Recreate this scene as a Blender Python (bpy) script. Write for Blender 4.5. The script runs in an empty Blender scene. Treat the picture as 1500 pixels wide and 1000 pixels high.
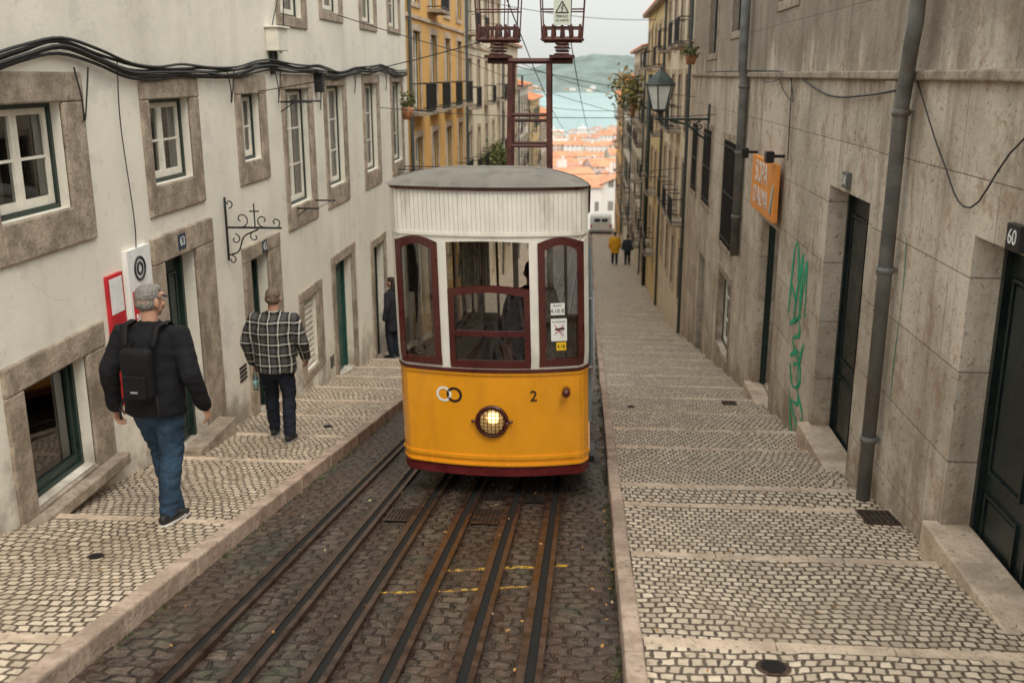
import bpy, math, random, bmesh
from mathutils import Vector, Matrix, noise
random.seed(7)
SC=bpy.context.scene; COL=SC.collection
R=math.radians
# ------------------------------------------------------------------ terrain profile
def line(Y):
    if Y<30: return -2.1-.178*Y
    if Y<95: return -7.44-.105*(Y-30)
    if Y<200: return -14.265-.226*(Y-95)
    if Y<900: return -38-.0186*(Y-200)
    return -51.0-.02*(Y-900)
NR=[2.2,3.4,4.6,6.1,7.42,8.09,9.78,10.87,12.1]
while NR[-1]<96: NR.append(NR[-1]+1.3)
NL=[1.4,2.8,4.3,6.5,8.6,9.9,11.2,12.4]
while NL[-1]<96: NL.append(NL[-1]+1.3)
def pz(Y,N):
    for i in range(len(N)-1):
        if N[i]<=Y<=N[i+1]:
            a=line(N[i])+.04; b=line(N[i+1])+.115
            return a+(Y-N[i])/(N[i+1]-N[i])*(b-a)
    return line(Y)+.08
# ------------------------------------------------------------------ node helpers
class NT:
    def __init__(s,name):
        s.m=bpy.data.materials.new(name); s.m.use_nodes=True
        s.t=s.m.node_tree; s.n=s.t.nodes; s.l=s.t.links; s.b=s.n['Principled BSDF']
        s.tc=s.n.new('ShaderNodeTexCoord'); s.co=s.tc.outputs['Object']
    def new(s,ty,**k):
        x=s.n.new(ty)
        for a,v in k.items(): setattr(x,a,v)
        return x
    def put(s,sock,v):
        if isinstance(v,(int,float)): sock.default_value=v
        elif isinstance(v,(tuple,list)): sock.default_value=tuple(v)+((1,) if len(v)==3 and sock.type=='RGBA' else ())
        else: s.l.new(v,sock)
    def noise(s,scale,detail=4,vec=None,rough=.6,stretch=None,color=False):
        x=s.new('ShaderNodeTexNoise'); s.put(x.inputs['Scale'],scale); x.inputs['Detail'].default_value=min(4,detail); x.inputs['Roughness'].default_value=rough
        v=vec or s.co
        if stretch:
            mp=s.new('ShaderNodeMapping'); s.l.new(v,mp.inputs[0]); mp.inputs['Scale'].default_value=stretch; v=mp.outputs[0]
        s.l.new(v,x.inputs['Vector']); return x.outputs['Color' if color else 'Fac']
    def ramp(s,f,a,b,c0=0,c1=1):
        x=s.new('ShaderNodeMapRange'); x.interpolation_type='SMOOTHSTEP'
        s.put(x.inputs[0],f); s.put(x.inputs[1],a); s.put(x.inputs[2],b); s.put(x.inputs[3],c0); s.put(x.inputs[4],c1); return x.outputs[0]
    def mix(s,f,a,b,mode='MIX'):
        x=s.new('ShaderNodeMix',data_type='RGBA',blend_type=mode); x.clamp_factor=True
        s.put(x.inputs[0],f); s.put(x.inputs[6],a); s.put(x.inputs[7],b); return x.outputs[2]
    def math(s,op,a,b=0):
        x=s.new('ShaderNodeMath',operation=op); s.put(x.inputs[0],a); s.put(x.inputs[1],b); return x.outputs[0]
    def sep(s,v=None):
        x=s.new('ShaderNodeSeparateXYZ'); s.l.new(v or s.co,x.inputs[0]); return x.outputs
    def comb(s,a,b,c=0):
        x=s.new('ShaderNodeCombineXYZ'); s.put(x.inputs[0],a); s.put(x.inputs[1],b); s.put(x.inputs[2],c); return x.outputs[0]
    def bump(s,h,strength=.3,dist=.01,prev=None):
        x=s.new('ShaderNodeBump'); x.inputs['Strength'].default_value=strength; x.inputs['Distance'].default_value=dist
        s.put(x.inputs['Height'],h)
        if prev is not None: s.l.new(prev,x.inputs['Normal'])
        s.l.new(x.outputs[0],s.b.inputs['Normal']); return x.outputs[0]
    def out(s,col,rough=.7,metal=0,spec=.5):
        s.put(s.b.inputs['Base Color'],col); s.put(s.b.inputs['Roughness'],rough); s.put(s.b.inputs['Metallic'],metal)
        s.b.inputs['Specular IOR Level'].default_value=spec; return s.m
MC={}
def M(name,col,rough=.7,var=.2,scale=6,bump=.25,bscale=60,metal=0,spec=.4,dirt=None,coat=0):
    if name in MC: return MC[name]
    t=NT(name); f=t.noise(scale,4)
    f=t.ramp(f,.3,.7)
    c=t.mix(f,[v*(1-var) for v in col],[min(1,v*(1+var)) for v in col])
    if dirt:
        d=t.ramp(t.noise(3,4,stretch=(2,2,.7)),.48,.72); c=t.mix(t.math('MULTIPLY',d,dirt[1]),c,dirt[0])
    rr=t.ramp(f,0,1,max(0,rough-.08),min(1,rough+.08))
    if bump: t.bump(t.noise(bscale,3),bump,.006)
    if coat: t.b.inputs['Coat Weight'].default_value=coat; t.b.inputs['Coat Roughness'].default_value=.12
    MC[name]=t.out(c,rr,metal,spec); return MC[name]
# ------------------------------------------------------------------ surface materials
def brick(t,vec,w,h,mort,c1,c2,cm,smooth=.25,bias=0):
    b=t.new('ShaderNodeTexBrick'); b.offset=.5; b.inputs['Scale'].default_value=1
    t.l.new(vec,b.inputs['Vector'])
    b.inputs['Color1'].default_value=(*c1,1); b.inputs['Color2'].default_value=(*c2,1); b.inputs['Mortar'].default_value=(*cm,1)
    b.inputs['Mortar Size'].default_value=mort; b.inputs['Mortar Smooth'].default_value=smooth; b.inputs['Bias'].default_value=bias
    b.inputs['Brick Width'].default_value=w; b.inputs['Row Height'].default_value=h
    return b
def distort(t,amps):
    v=t.co
    for sc,am in amps:
        n=t.noise(sc,1,color=True)
        s=t.new('ShaderNodeVectorMath',operation='SUBTRACT'); t.l.new(n,s.inputs[0]); s.inputs[1].default_value=(.5,.5,.5)
        m=t.new('ShaderNodeVectorMath',operation='SCALE'); t.l.new(s.outputs[0],m.inputs[0]); m.inputs['Scale'].default_value=am
        a=t.new('ShaderNodeVectorMath',operation='ADD'); t.l.new(v,a.inputs[0]); t.l.new(m.outputs[0],a.inputs[1]); v=a.outputs[0]
    return v
def mat_calcada():
    t=NT('calcada_paving'); v=distort(t,[(.7,.36),(5,.06),(24,.020)])
    b=brick(t,v,.070,.070,.0098,(.74,.615,.465),(.46,.37,.275),(.052,.034,.022),.4)
    c=b.outputs['Color']
    f=t.ramp(t.noise(26,3),.3,.75); c=t.mix(t.math('MULTIPLY',f,.35),c,(.36,.28,.20))
    st=t.ramp(t.noise(1.1,6),.48,.72); c=t.mix(t.math('MULTIPLY',st,.38),c,(.26,.19,.13))
    st=t.ramp(t.noise(8,6,rough=.7),.56,.72); c=t.mix(t.math('MULTIPLY',st,.55),c,(.14,.095,.06))
    h=t.math('SUBTRACT',1,b.outputs['Fac']); h=t.math('ADD',h,t.math('MULTIPLY',t.noise(30,3),.8))
    t.bump(h,.8,.014); return t.out(c,t.ramp(f,0,1,.48,.75),0,.4)
def mat_setts():
    t=NT('wet_granite_setts'); v=distort(t,[(1.1,.26),(5,.12),(16,.045)])
    b=brick(t,v,.125,.105,.013,(.120,.088,.064),(.045,.034,.027),(.010,.008,.006),.7)
    c=b.outputs['Color']
    f=t.ramp(t.noise(14,5,rough=.7),.4,.72); c=t.mix(t.math('MULTIPLY',f,.6),c,(.20,.155,.115))
    xs=t.sep()
    mo=t.ramp(t.noise(1.6,6,rough=.65),.52,.66); c=t.mix(t.math('MULTIPLY',mo,.55),c,(.050,.062,.030))
    ru=t.ramp(t.noise(2.3,5,stretch=(1.8,.3,1)),.42,.62); c=t.mix(t.math('MULTIPLY',ru,.6),c,(.085,.040,.024))
    dk=t.ramp(t.noise(1.2,4,stretch=(2.5,.5,1)),.45,.65); c=t.mix(t.math('MULTIPLY',dk,.6),c,(.018,.014,.011))
    for xr in (-1.99,-1.64,-1.28,-.945,-.575,-.25):   # oily dirt beside each rail
        d=t.math('ABSOLUTE',t.math('SUBTRACT',xs[0],xr)); d=t.math('ADD',d,t.math('MULTIPLY',t.math('SUBTRACT',t.noise(5,2),.5),.08))
        c=t.mix(t.ramp(d,.06,.13,.75,0),c,(.030,.017,.011))
    def band(y0,w,x0,x1):
        dy=t.math('ABSOLUTE',t.math('SUBTRACT',t.math('ADD',xs[1],t.math('MULTIPLY',xs[0],-.25)),y0))
        a=t.math('LESS_THAN',dy,w); a=t.math('MULTIPLY',a,t.math('GREATER_THAN',xs[0],x0)); a=t.math('MULTIPLY',a,t.math('LESS_THAN',xs[0],x1)); return a
    k=t.math('MAXIMUM',band(5.72,.022,-1.3,-.2),band(6.12,.026,-1.0,-.1))
    k=t.math('MULTIPLY',k,t.ramp(t.noise(16,4),.45,.53)); c=t.mix(t.math('MULTIPLY',k,.9),c,(.62,.36,.04))
    h=t.math('SUBTRACT',1,b.outputs['Fac']); h=t.math('ADD',h,t.math('MULTIPLY',t.noise(22,4),1.2))
    t.bump(h,1.0,.032); return t.out(c,t.ramp(mo,0,1,.38,.68),0,.5)
def grime(t,c,h0=.05,h1=1.1,gc=(.13,.10,.075),amt=.8):
    x=t.sep(); h=t.math('ADD',t.math('ADD',x[2],2.1),t.math('MULTIPLY',x[1],.178))
    h=t.math('ADD',h,t.math('MULTIPLY',t.math('SUBTRACT',t.noise(2.2,7,rough=.68),.5),3.0))
    return t.mix(t.ramp(h,h0,h1,amt,0),c,gc)
def mat_plaster(name,base,dark,streak=.5,low=.75):
    t=NT(name)
    f=t.ramp(t.noise(.8,7),.35,.7); c=t.mix(f,base,[v*.88 for v in base])
    s=t.ramp(t.noise(1.6,7,stretch=(1,1,.14)),.5,.78); c=t.mix(t.math('MULTIPLY',s,streak),c,dark)
    s2=t.ramp(t.noise(5,8,rough=.7),.58,.74); c=t.mix(t.math('MULTIPLY',s2,streak*.7),c,[v*.7 for v in dark])
    if low>.5:
        vo=t.new('ShaderNodeTexVoronoi',feature='DISTANCE_TO_EDGE'); vo.inputs['Scale'].default_value=.7; t.l.new(distort(t,[(2.2,.5)]),vo.inputs['Vector'])
        cr=t.ramp(vo.outputs['Distance'],.0,.004,1,0); cr=t.math('MULTIPLY',cr,t.ramp(f,.3,.8)); c=t.mix(t.math('MULTIPLY',cr,.35),c,[v*.45 for v in base])
        pt=t.ramp(t.noise(1.3,4,rough=.75,stretch=(1,1,1.3)),.60,.63); c=t.mix(t.math('MULTIPLY',pt,.3),c,(.54,.51,.46))
    c=grime(t,c,-.3,.9,(.24,.19,.145),low)
    t.bump(t.noise(7,4,rough=.7),.3,.02)
    return t.out(c,.85,0,.25)
def mat_rightwall():
    t=NT('weathered_limestone_wall')
    base=(.66,.575,.47)
    f=t.ramp(t.noise(.9,8,rough=.65),.38,.62); c=t.mix(f,base,(.47,.40,.32))
    s=t.ramp(t.noise(2.4,8,stretch=(1,1,.10),rough=.65),.50,.66); c=t.mix(t.math('MULTIPLY',s,.62),c,(.27,.21,.155))
    s=t.ramp(t.noise(3.1,9,rough=.75),.53,.64); c=t.mix(t.math('MULTIPLY',s,.55),c,(.34,.22,.13))
    s=t.ramp(t.noise(24,5,rough=.7),.58,.66); c=t.mix(t.math('MULTIPLY',s,.65),c,(.15,.105,.07))
    x=t.sep()
    b=brick(t,t.comb(x[1],x[2]),1.35,.62,.005,(1,1,1),(.84,.83,.81),(.34,.30,.26),.3)
    c=t.mix(.85,c,b.outputs['Color'],'MULTIPLY')
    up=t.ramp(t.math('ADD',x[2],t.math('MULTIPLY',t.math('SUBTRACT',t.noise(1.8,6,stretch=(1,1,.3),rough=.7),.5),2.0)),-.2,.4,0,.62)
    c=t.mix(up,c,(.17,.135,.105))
    c=grime(t,c,-.25,.8,(.22,.155,.105),.7)
    t.bump(t.math('SUBTRACT',t.noise(9,4,rough=.75),t.math('MULTIPLY',b.outputs['Fac'],.6)),.6,.025)
    return t.out(c,.82,0,.3)
def mat_stone(name,c1=(.44,.36,.28),c2=(.27,.215,.16)):
    t=NT(name); f=t.ramp(t.noise(5,9,rough=.7),.38,.64); c=t.mix(f,c1,c2)
    s=t.ramp(t.noise(34,6),.55,.68); c=t.mix(t.math('MULTIPLY',s,.6),c,[v*.4 for v in c2])
    s=t.ramp(t.noise(1.7,5),.48,.66); c=t.mix(t.math('MULTIPLY',s,.55),c,[v*.6 for v in c2])
    t.bump(t.noise(28,4,rough=.7),.7,.018); return t.out(c,.85,0,.3)
CALC=mat_calcada(); SETT=mat_setts()
PL_L=mat_plaster('cream_plaster',(.80,.755,.65),(.46,.40,.32),.40,.78)
PL_Y=mat_plaster('ochre_plaster',(.72,.42,.14),(.45,.27,.11),.4,.3)
PL_C=mat_plaster('pale_plaster',(.74,.66,.51),(.46,.38,.28),.4,.3)
PL_W=mat_plaster('white_plaster',(.78,.74,.67),(.50,.45,.38),.4,.3)
PL_P=mat_plaster('buff_plaster',(.76,.57,.29),(.46,.34,.20),.4,.3)
WR=mat_rightwall(); ST=mat_stone('limestone_surround'); ST2=mat_stone('kerb_stone',(.52,.395,.31),(.36,.265,.20)); ST3=mat_stone('nosing_stone',(.62,.49,.37),(.47,.36,.265))
WHITE=M('white_joinery',(.74,.70,.60),.5,.1); DKGREEN=M('dark_green_joinery',(.018,.035,.028),.4,.3); BLACK=M('black_iron',(.015,.015,.016),.45,.3)
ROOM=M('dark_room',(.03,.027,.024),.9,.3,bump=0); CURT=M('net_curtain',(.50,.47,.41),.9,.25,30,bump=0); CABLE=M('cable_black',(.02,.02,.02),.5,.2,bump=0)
RUST=M('rusty_red_paint',(.085,.026,.02),.6,.4,12,dirt=((.05,.03,.022),.7)); GALV=M('weathered_pipe',(.15,.15,.14),.55,.3,4,dirt=((.14,.09,.06),.7)); DKPIPE=M('dark_pipe',(.06,.07,.07),.5,.3)
TILE=M('clay_roof_tile',(.52,.20,.09),.8,.35,2.5,.5,8)
STEEL=M('rail_steel',(.095,.058,.040),.34,.45,9,.3,60,.65,.5); SLOT=M('rail_slot',(.008,.007,.006),.9,.2,bump=0)
def mat_glass(name,tint=(1,1,1),refl=.12,dark=0):
    t=NT(name); n=t.n; n.remove(t.b)
    tr=t.new('ShaderNodeBsdfTransparent'); tr.inputs[0].default_value=(*tint,1)
    gl=t.new('ShaderNodeBsdfGlossy'); gl.inputs['Roughness'].default_value=.03
    fr=t.new('ShaderNodeFresnel'); fr.inputs[0].default_value=1.5
    f=t.math('ADD',fr.outputs[0],refl); mx=t.new('ShaderNodeMixShader'); t.l.new(f,mx.inputs[0]); t.l.new(tr.outputs[0],mx.inputs[1]); t.l.new(gl.outputs[0],mx.inputs[2])
    t.l.new(mx.outputs[0],n['Material Output'].inputs[0]); return t.m
GLASS=mat_glass('window_glass',(.7,.75,.75),.12); TGLASS=mat_glass('tram_glass',(.62,.65,.65),.10)
# ------------------------------------------------------------------ mesh builder
class MB:
    def __init__(s): s.v=[]; s.f=[]; s.mi=[]; s.mats=[]; s.sm=[]
    def m(s,mat):
        if mat not in s.mats: s.mats.append(mat)
        return s.mats.index(mat)
    def face(s,pts,mat,smooth=False):
        i=len(s.v); s.v+= [tuple(p) for p in pts]; s.f.append(tuple(range(i,i+len(pts)))); s.mi.append(s.m(mat)); s.sm.append(smooth)
    def box(s,x0,x1,y0,y1,z0,z1,mat,rot=None,org=None):
        if x0>x1:x0,x1=x1,x0
        if y0>y1:y0,y1=y1,y0
        if z0>z1:z0,z1=z1,z0
        P=[(x0,y0,z0),(x1,y0,z0),(x1,y1,z0),(x0,y1,z0),(x0,y0,z1),(x1,y0,z1),(x1,y1,z1),(x0,y1,z1)]
        if rot is not None:
            o=Vector(org); P=[tuple(rot@(Vector(p)-o)+o) for p in P]
        i=len(s.v); s.v+=P; k=s.m(mat)
        for f in ((0,3,2,1),(4,5,6,7),(0,1,5,4),(1,2,6,5),(2,3,7,6),(3,0,4,7)): s.f.append(tuple(i+j for j in f)); s.mi.append(k); s.sm.append(False)
    def tube(s,pts,rads,mat,n=10,U=(1,0,0),smooth=True,cap=True):
        pts=[Vector(p) for p in pts]; rr=[(r,r) if isinstance(r,(int,float)) else r for r in rads]
        rings=[]; N=len(pts)
        def ring(c,t,ru,rv):
            u=Vector(U)-t*Vector(U).dot(t)
            if u.length<1e-3: u=Vector((0,1,0))-t*t.y
            if u.length<1e-3: u=Vector((0,0,1))-t*t.z
            u.normalize(); v=t.cross(u)
            return [c+u*(ru*math.cos(a))+v*(rv*math.sin(a)) for a in [2*math.pi*k/n for k in range(n)]]
        T=[]
        for i in range(N):
            a=pts[max(0,i-1)]; b=pts[min(N-1,i+1)]; T.append((b-a).normalized())
        if cap:
            r=rr[0]; m=min(r)
            for q,o in ((.4,.9),(.78,.6)): rings.append(ring(pts[0]-T[0]*m*o,T[0],r[0]*q,r[1]*q))
        for i in range(N): rings.append(ring(pts[i],T[i],*rr[i]))
        if cap:
            r=rr[-1]; m=min(r)
            for q,o in ((.78,.6),(.4,.9)): rings.append(ring(pts[-1]+T[-1]*m*o,T[-1],r[0]*q,r[1]*q))
        i0=len(s.v); k=s.m(mat)
        for g in rings: s.v+=[tuple(p) for p in g]
        for a in range(len(rings)-1):
            for j in range(n):
                j2=(j+1)%n; s.f.append((i0+a*n+j,i0+a*n+j2,i0+(a+1)*n+j2,i0+(a+1)*n+j)); s.mi.append(k); s.sm.append(smooth)
        s.f.append(tuple(i0+j for j in reversed(range(n)))); s.mi.append(k); s.sm.append(False)
        L=i0+(len(rings)-1)*n; s.f.append(tuple(L+j for j in range(n))); s.mi.append(k); s.sm.append(False)
    def ell(s,c,r,mat,n=16,m=10):
        i0=len(s.v); k=s.m(mat); c=Vector(c)
        for a in range(m+1):
            th=math.pi*(a if 0<a<m else (.04 if a==0 else m-.04))/m
            for j in range(n):
                ph=2*math.pi*j/n; s.v.append((c.x+r[0]*math.sin(th)*math.cos(ph),c.y+r[1]*math.sin(th)*math.sin(ph),c.z+r[2]*math.cos(th)))
        for a in range(m):
            for j in range(n):
                j2=(j+1)%n; s.f.append((i0+a*n+j,i0+(a+1)*n+j,i0+(a+1)*n+j2,i0+a*n+j2)); s.mi.append(k); s.sm.append(True)
        s.f.append(tuple(i0+j for j in range(n))); s.mi.append(k); s.sm.append(True)
        s.f.append(tuple(i0+m*n+j for j in reversed(range(n)))); s.mi.append(k); s.sm.append(True)
    def xf(s,fn): s.v=[tuple(fn(Vector(p))) for p in s.v]
    def done(s,name,parent=None,bevel=0,fix=False,remesh=0,smooth=0):
        me=bpy.data.meshes.new(name); me.from_pydata(s.v,[],s.f)
        for m in s.mats: me.materials.append(m)
        me.polygons.foreach_set('material_index',s.mi); me.polygons.foreach_set('use_smooth',s.sm)
        if fix:
            bm=bmesh.new(); bm.from_mesh(me); bmesh.ops.recalc_face_normals(bm,faces=bm.faces); bm.to_mesh(me); bm.free()
        me.update()
        o=bpy.data.objects.new(name,me); COL.objects.link(o)
        if remesh:
            md=o.modifiers.new('r','REMESH'); md.mode='VOXEL'; md.voxel_size=remesh; md.use_smooth_shade=True
            if smooth: sm=o.modifiers.new('s','SMOOTH'); sm.iterations=smooth; sm.factor=.5
            dg=bpy.context.evaluated_depsgraph_get(); dg.update(); nm=bpy.data.meshes.new_from_object(o.evaluated_get(dg))
            o.modifiers.clear(); o.data=nm
            if not nm.materials: nm.materials.append(s.mats[0])
            for p in nm.polygons: p.use_smooth=True
        if bevel:
            b=o.modifiers.new('b','BEVEL'); b.width=bevel; b.segments=2; b.limit_method='ANGLE'; b.angle_limit=R(40)
        if parent: o.parent=parent
        return o
def empty(name,parent=None):
    e=bpy.data.objects.new(name,None); COL.objects.link(e); e.empty_display_size=.2
    if parent: e.parent=parent
    return e
def text(body,size,loc,rot,mat,parent,name,ext=.002,align='CENTER'):
    c=bpy.data.curves.new(name,'FONT'); c.body=body; c.size=size; c.extrude=ext; c.align_x=align; c.align_y='CENTER'; c.materials.append(mat)
    o=bpy.data.objects.new(name,c); o.location=loc; o.rotation_euler=rot; COL.objects.link(o); o.parent=parent; return o
def cat(P,n=8):
    P=[Vector(p) for p in P]; Q=[P[0]*2-P[1]]+P+[P[-1]*2-P[-2]]; out=[]
    for i in range(1,len(Q)-2):
        a,b,c,d=Q[i-1:i+3]
        for k in range(n):
            t=k/n; out.append(.5*((2*b)+(c-a)*t+(2*a-5*b+4*c-d)*t*t+(3*b-a-3*c+d)*t**3))
    out.append(P[-1]); return out
def wire(P,r,mat,name,parent=None,smooth=True,n=6):
    mb=MB(); pts=cat(P,n) if smooth else P; mb.tube(pts,[r]*len(pts),mat,6,U=(.3,.2,1)); return mb.done(name,parent)
def sag(a,b,s,n=12):
    a=Vector(a);b=Vector(b); return [a.lerp(b,k/n)-Vector((0,0,s*4*(k/n)*(1-k/n))) for k in range(n+1)]
# ------------------------------------------------------------------ ground, road, pavements
GR=M('ground_earth',(.20,.165,.13),.9,.3,.2)
mb=MB(); ys=[-15,0,10,20,30,45,60,80,95,110,150,200,300,500,900,1500,7000]; xs=[-900,-300,-60,-4.5,2.9,60,300,900]
for i in range(len(ys)-1):
    for j in range(len(xs)-1):
        mb.face([(xs[j],ys[i],line(ys[i])-.08),(xs[j+1],ys[i],line(ys[i])-.08),(xs[j+1],ys[i+1],line(ys[i+1])-.08),(xs[j],ys[i+1],line(ys[i+1])-.08)],GR)
mb.done('ground')
# road surface: gently uneven settlement between the rails
mb=MB(); xs=[-2.46+2.68*i/26 for i in range(27)]
yy=[-6,-2,1]+[2+.14*i for i in range(100)]+[16.5+1.0*i for i in range(14)]+[30.5+5*i for i in range(14)]
def rz(x,y): 
    return line(y)+(noise.noise((x*2.2,y*1.6,0))*.010+noise.noise((x*7,y*7,3))*.006-.004 if y<17 else 0)
for i in range(len(yy)-1):
    for j in range(26):
        a,b=yy[i],yy[i+1]; mb.face([(xs[j],a,rz(xs[j],a)),(xs[j+1],a,rz(xs[j+1],a)),(xs[j+1],b,rz(xs[j+1],b)),(xs[j],b,rz(xs[j],b))],SETT if a<60 else GR,True)
o=mb.done('road'); bm=bmesh.new(); bm.from_mesh(o.data); bmesh.ops.remove_doubles(bm,verts=bm.verts,dist=.001); bm.to_mesh(o.data); bm.free()
def pave(x0,x1,N,name):
    mb=MB()
    for i in range(len(N)-1):
        a,b=N[i],N[i+1]; za=line(a)+.04; zb=line(b)+.115; nw=.085
        k=(b-nw-a)/(b-a); zm=za+(zb-za)*k
        mb.face([(x0,a,za),(x1,a,za),(x1,b-nw,zm),(x0,b-nw,zm)],CALC)
        mb.face([(x0,b,zb),(x1,b,zb),(x1,b,line(b)+.04),(x0,b,line(b)+.04)],ST3)
        x=x0
        while x<x1-.01:
            w=min(random.uniform(.5,.9),x1-x); j=random.uniform(-.004,.005); q=random.uniform(-.008,.008)
            mb.box(x+.003,x+w-.003,b-nw+q,b+.008,zm-.05,zb+j+.003,ST3)
            x+=w
    mb.done(name)
pave(.317,2.42,NR,'stepped_pavement'); pave(-4.02,-2.572,NL,'stepped_pavement')
def kerb(x0,x1,name):
    mb=MB(); y=1.0
    while y<96:
        L=random.uniform(.9,1.3) if y<30 else 5; y2=y+L; h=.125+random.uniform(-.006,.006); dx=random.uniform(-.005,.005)
        P=[]
        for (yy) in (y+.005,y2-.005):
            for (xx,zz) in ((x0+dx,-.2),(x1+dx,-.2),(x1+dx,h),(x0+dx,h)): P.append((xx,yy,line(yy)+zz))
        i=len(mb.v); mb.v+=P; k=mb.m(ST2)
        for f in ((0,1,2,3),(7,6,5,4),(0,4,5,1),(1,5,6,2),(2,6,7,3),(3,7,4,0)): mb.f.append(tuple(i+q for q in f)); mb.mi.append(k); mb.sm.append(False)
        y=y2
    mb.done(name,bevel=.014,fix=True)
kerb(.215,.315,'kerb'); kerb(-2.57,-2.455,'kerb')
tr=empty('rail_track')
mb=MB()
for xr in (-1.99,-1.64,-1.28,-.945,-.575,-.25):
    segs=[-4,0,4,8,12,16,20,24,30,60,95]
    for a,b in zip(segs,segs[1:]):
        def st(x0,x1,z,mat):
            mb.face([(x0,a,line(a)+z),(x1,a,line(a)+z),(x1,b,line(b)+z),(x0,b,line(b)+z)],mat)
            mb.face([(x0,a,line(a)+z),(x0,b,line(b)+z),(x0,b,line(b)-.02),(x0,a,line(a)-.02)],mat); mb.face([(x1,a,line(a)+z),(x1,b,line(b)+z),(x1,b,line(b)-.02),(x1,a,line(a)-.02)],mat)
        st(xr-.066,xr-.022,.022,STEEL); st(xr+.030,xr+.062,.028,STEEL); st(xr-.022,xr+.030,.010,SLOT)
mb.done('rails',tr)
def grate(x0,x1,y0,y1,zf,name,slots=6):
    mb=MB(); z=lambda Y:zf(Y)
    def q(a,b,c,d,o,mat): mb.face([(a,c,z(c)+o),(b,c,z(c)+o),(b,d,z(d)+o),(a,d,z(d)+o)],mat)
    q(x0,x1,y0,y1,.010,STEEL)
    n=slots; w=(x1-x0)/(n*2+1)
    for i in range(n):
        for (c,d) in ((.1,.45),(.55,.9)): q(x0+w*(2*i+1),x0+w*(2*i+2),y0+(y1-y0)*c,y0+(y1-y0)*d,.014,SLOT)
    mb.done(name)
for (a,b,c,d) in ((-.87,-.66,7.0,7.45),(-1.55,-1.36,7.0,7.4),(-.50,-.33,7.7,7.95),(-.87,-.66,7.75,7.98)): grate(a,b,c,d,line,'drain_grate')
grate(2.12,2.38,7.05,7.4,lambda Y:pz(Y,NR),'drain_grate'); grate(1.85,2.05,13.0,13.25,lambda Y:pz(Y,NR),'drain_grate',4)
def manhole(cx,cy,r,N,name):
    mb=MB(); f=lambda x,y:(x,y,pz(y,N)+.006)
    mb.face([f(cx+r*math.cos(a),cy+r*math.sin(a)) for a in [k*math.pi/12 for k in range(24)]],STEEL)
    for i in range(-2,3):
        w=r*.7*math.cos(i*.45); mb.face([(cx-w,cy+i*r*.3-.006,pz(cy+i*r*.3,N)+.010),(cx+w,cy+i*r*.3-.006,pz(cy+i*r*.3,N)+.010),(cx+w,cy+i*r*.3+.012,pz(cy+i*r*.3,N)+.010),(cx-w,cy+i*r*.3+.012,pz(cy+i*r*.3,N)+.010)],SLOT)
    mb.done(name)
manhole(.93,4.33,.085,NR,'manhole_cover')
manhole(-3.15,5.65,.055,NL,'manhole_cover'); manhole(.6,12.7,.06,NR,'manhole_cover'); manhole(-2.95,10.6,.06,NL,'manhole_cover')
# ------------------------------------------------------------------ facades
SIDE={'L':(-4.0,1),'R':(2.4,-1)}
def B(mb,s,y0,y1,z0,z1,d0,d1,mat):
    wx,n=SIDE[s]; mb.box(wx+n*d0,wx+n*d1,y0,y1,z0,z1,mat)
def facade(mb,s,Y0,Y1,zb,zt,ops,mat,rev=.2):
    wx,n=SIDE[s]
    ysx=sorted(set([Y0,Y1]+[o[0] for o in ops]+[o[1] for o in ops])); zsx=sorted(set([zb,zt]+[o[2] for o in ops]+[o[3] for o in ops]))
    ysx=[y for y in ysx if Y0<=y<=Y1]; zsx=[z for z in zsx if zb<=z<=zt]
    for i in range(len(ysx)-1):
        for j in range(len(zsx)-1):
            yc=(ysx[i]+ysx[i+1])/2; zc=(zsx[j]+zsx[j+1])/2
            if any(o[0]<yc<o[1] and o[2]<zc<o[3] for o in ops): continue
            a,b,c,d=ysx[i],ysx[i+1],zsx[j],zsx[j+1]
            P=[(wx,a,c),(wx,b,c),(wx,b,d),(wx,a,d)]
            mb.face(P if n>0 else P[::-1],mat)
    for o in ops:
        a,b,c,d=o[:4]; r=wx-n*rev
        mb.face([(wx,a,c),(wx,a,d),(r,a,d),(r,a,c)],mat); mb.face([(wx,b,c),(wx,b,d),(r,b,d),(r,b,c)],mat)
        mb.face([(wx,a,d),(wx,b,d),(r,b,d),(r,a,d)],mat); mb.face([(wx,a,c),(wx,b,c),(r,b,c),(r,a,c)],mat)
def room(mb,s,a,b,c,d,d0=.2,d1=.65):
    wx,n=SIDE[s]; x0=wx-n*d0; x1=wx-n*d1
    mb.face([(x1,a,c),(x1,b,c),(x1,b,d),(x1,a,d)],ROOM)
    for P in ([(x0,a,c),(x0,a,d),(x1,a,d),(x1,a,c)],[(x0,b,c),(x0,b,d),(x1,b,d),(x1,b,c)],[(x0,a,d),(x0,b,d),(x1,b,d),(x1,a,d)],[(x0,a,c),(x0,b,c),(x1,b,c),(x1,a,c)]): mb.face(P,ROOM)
def surround(mb,s,op,out,mat,proud=.025,sill=False,legs=False):
    a,b,c,d=op; A,Bb,C,D=out
    B(mb,s,A,a,C if not legs else c,d,-.02,proud,mat); B(mb,s,b,Bb,C if not legs else c,d,-.02,proud,mat)
    B(mb,s,A,Bb,d,D,-.02,proud+.004,mat)
    if not legs: B(mb,s,a,b,C,c,-.02,proud+.002,mat)
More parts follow.
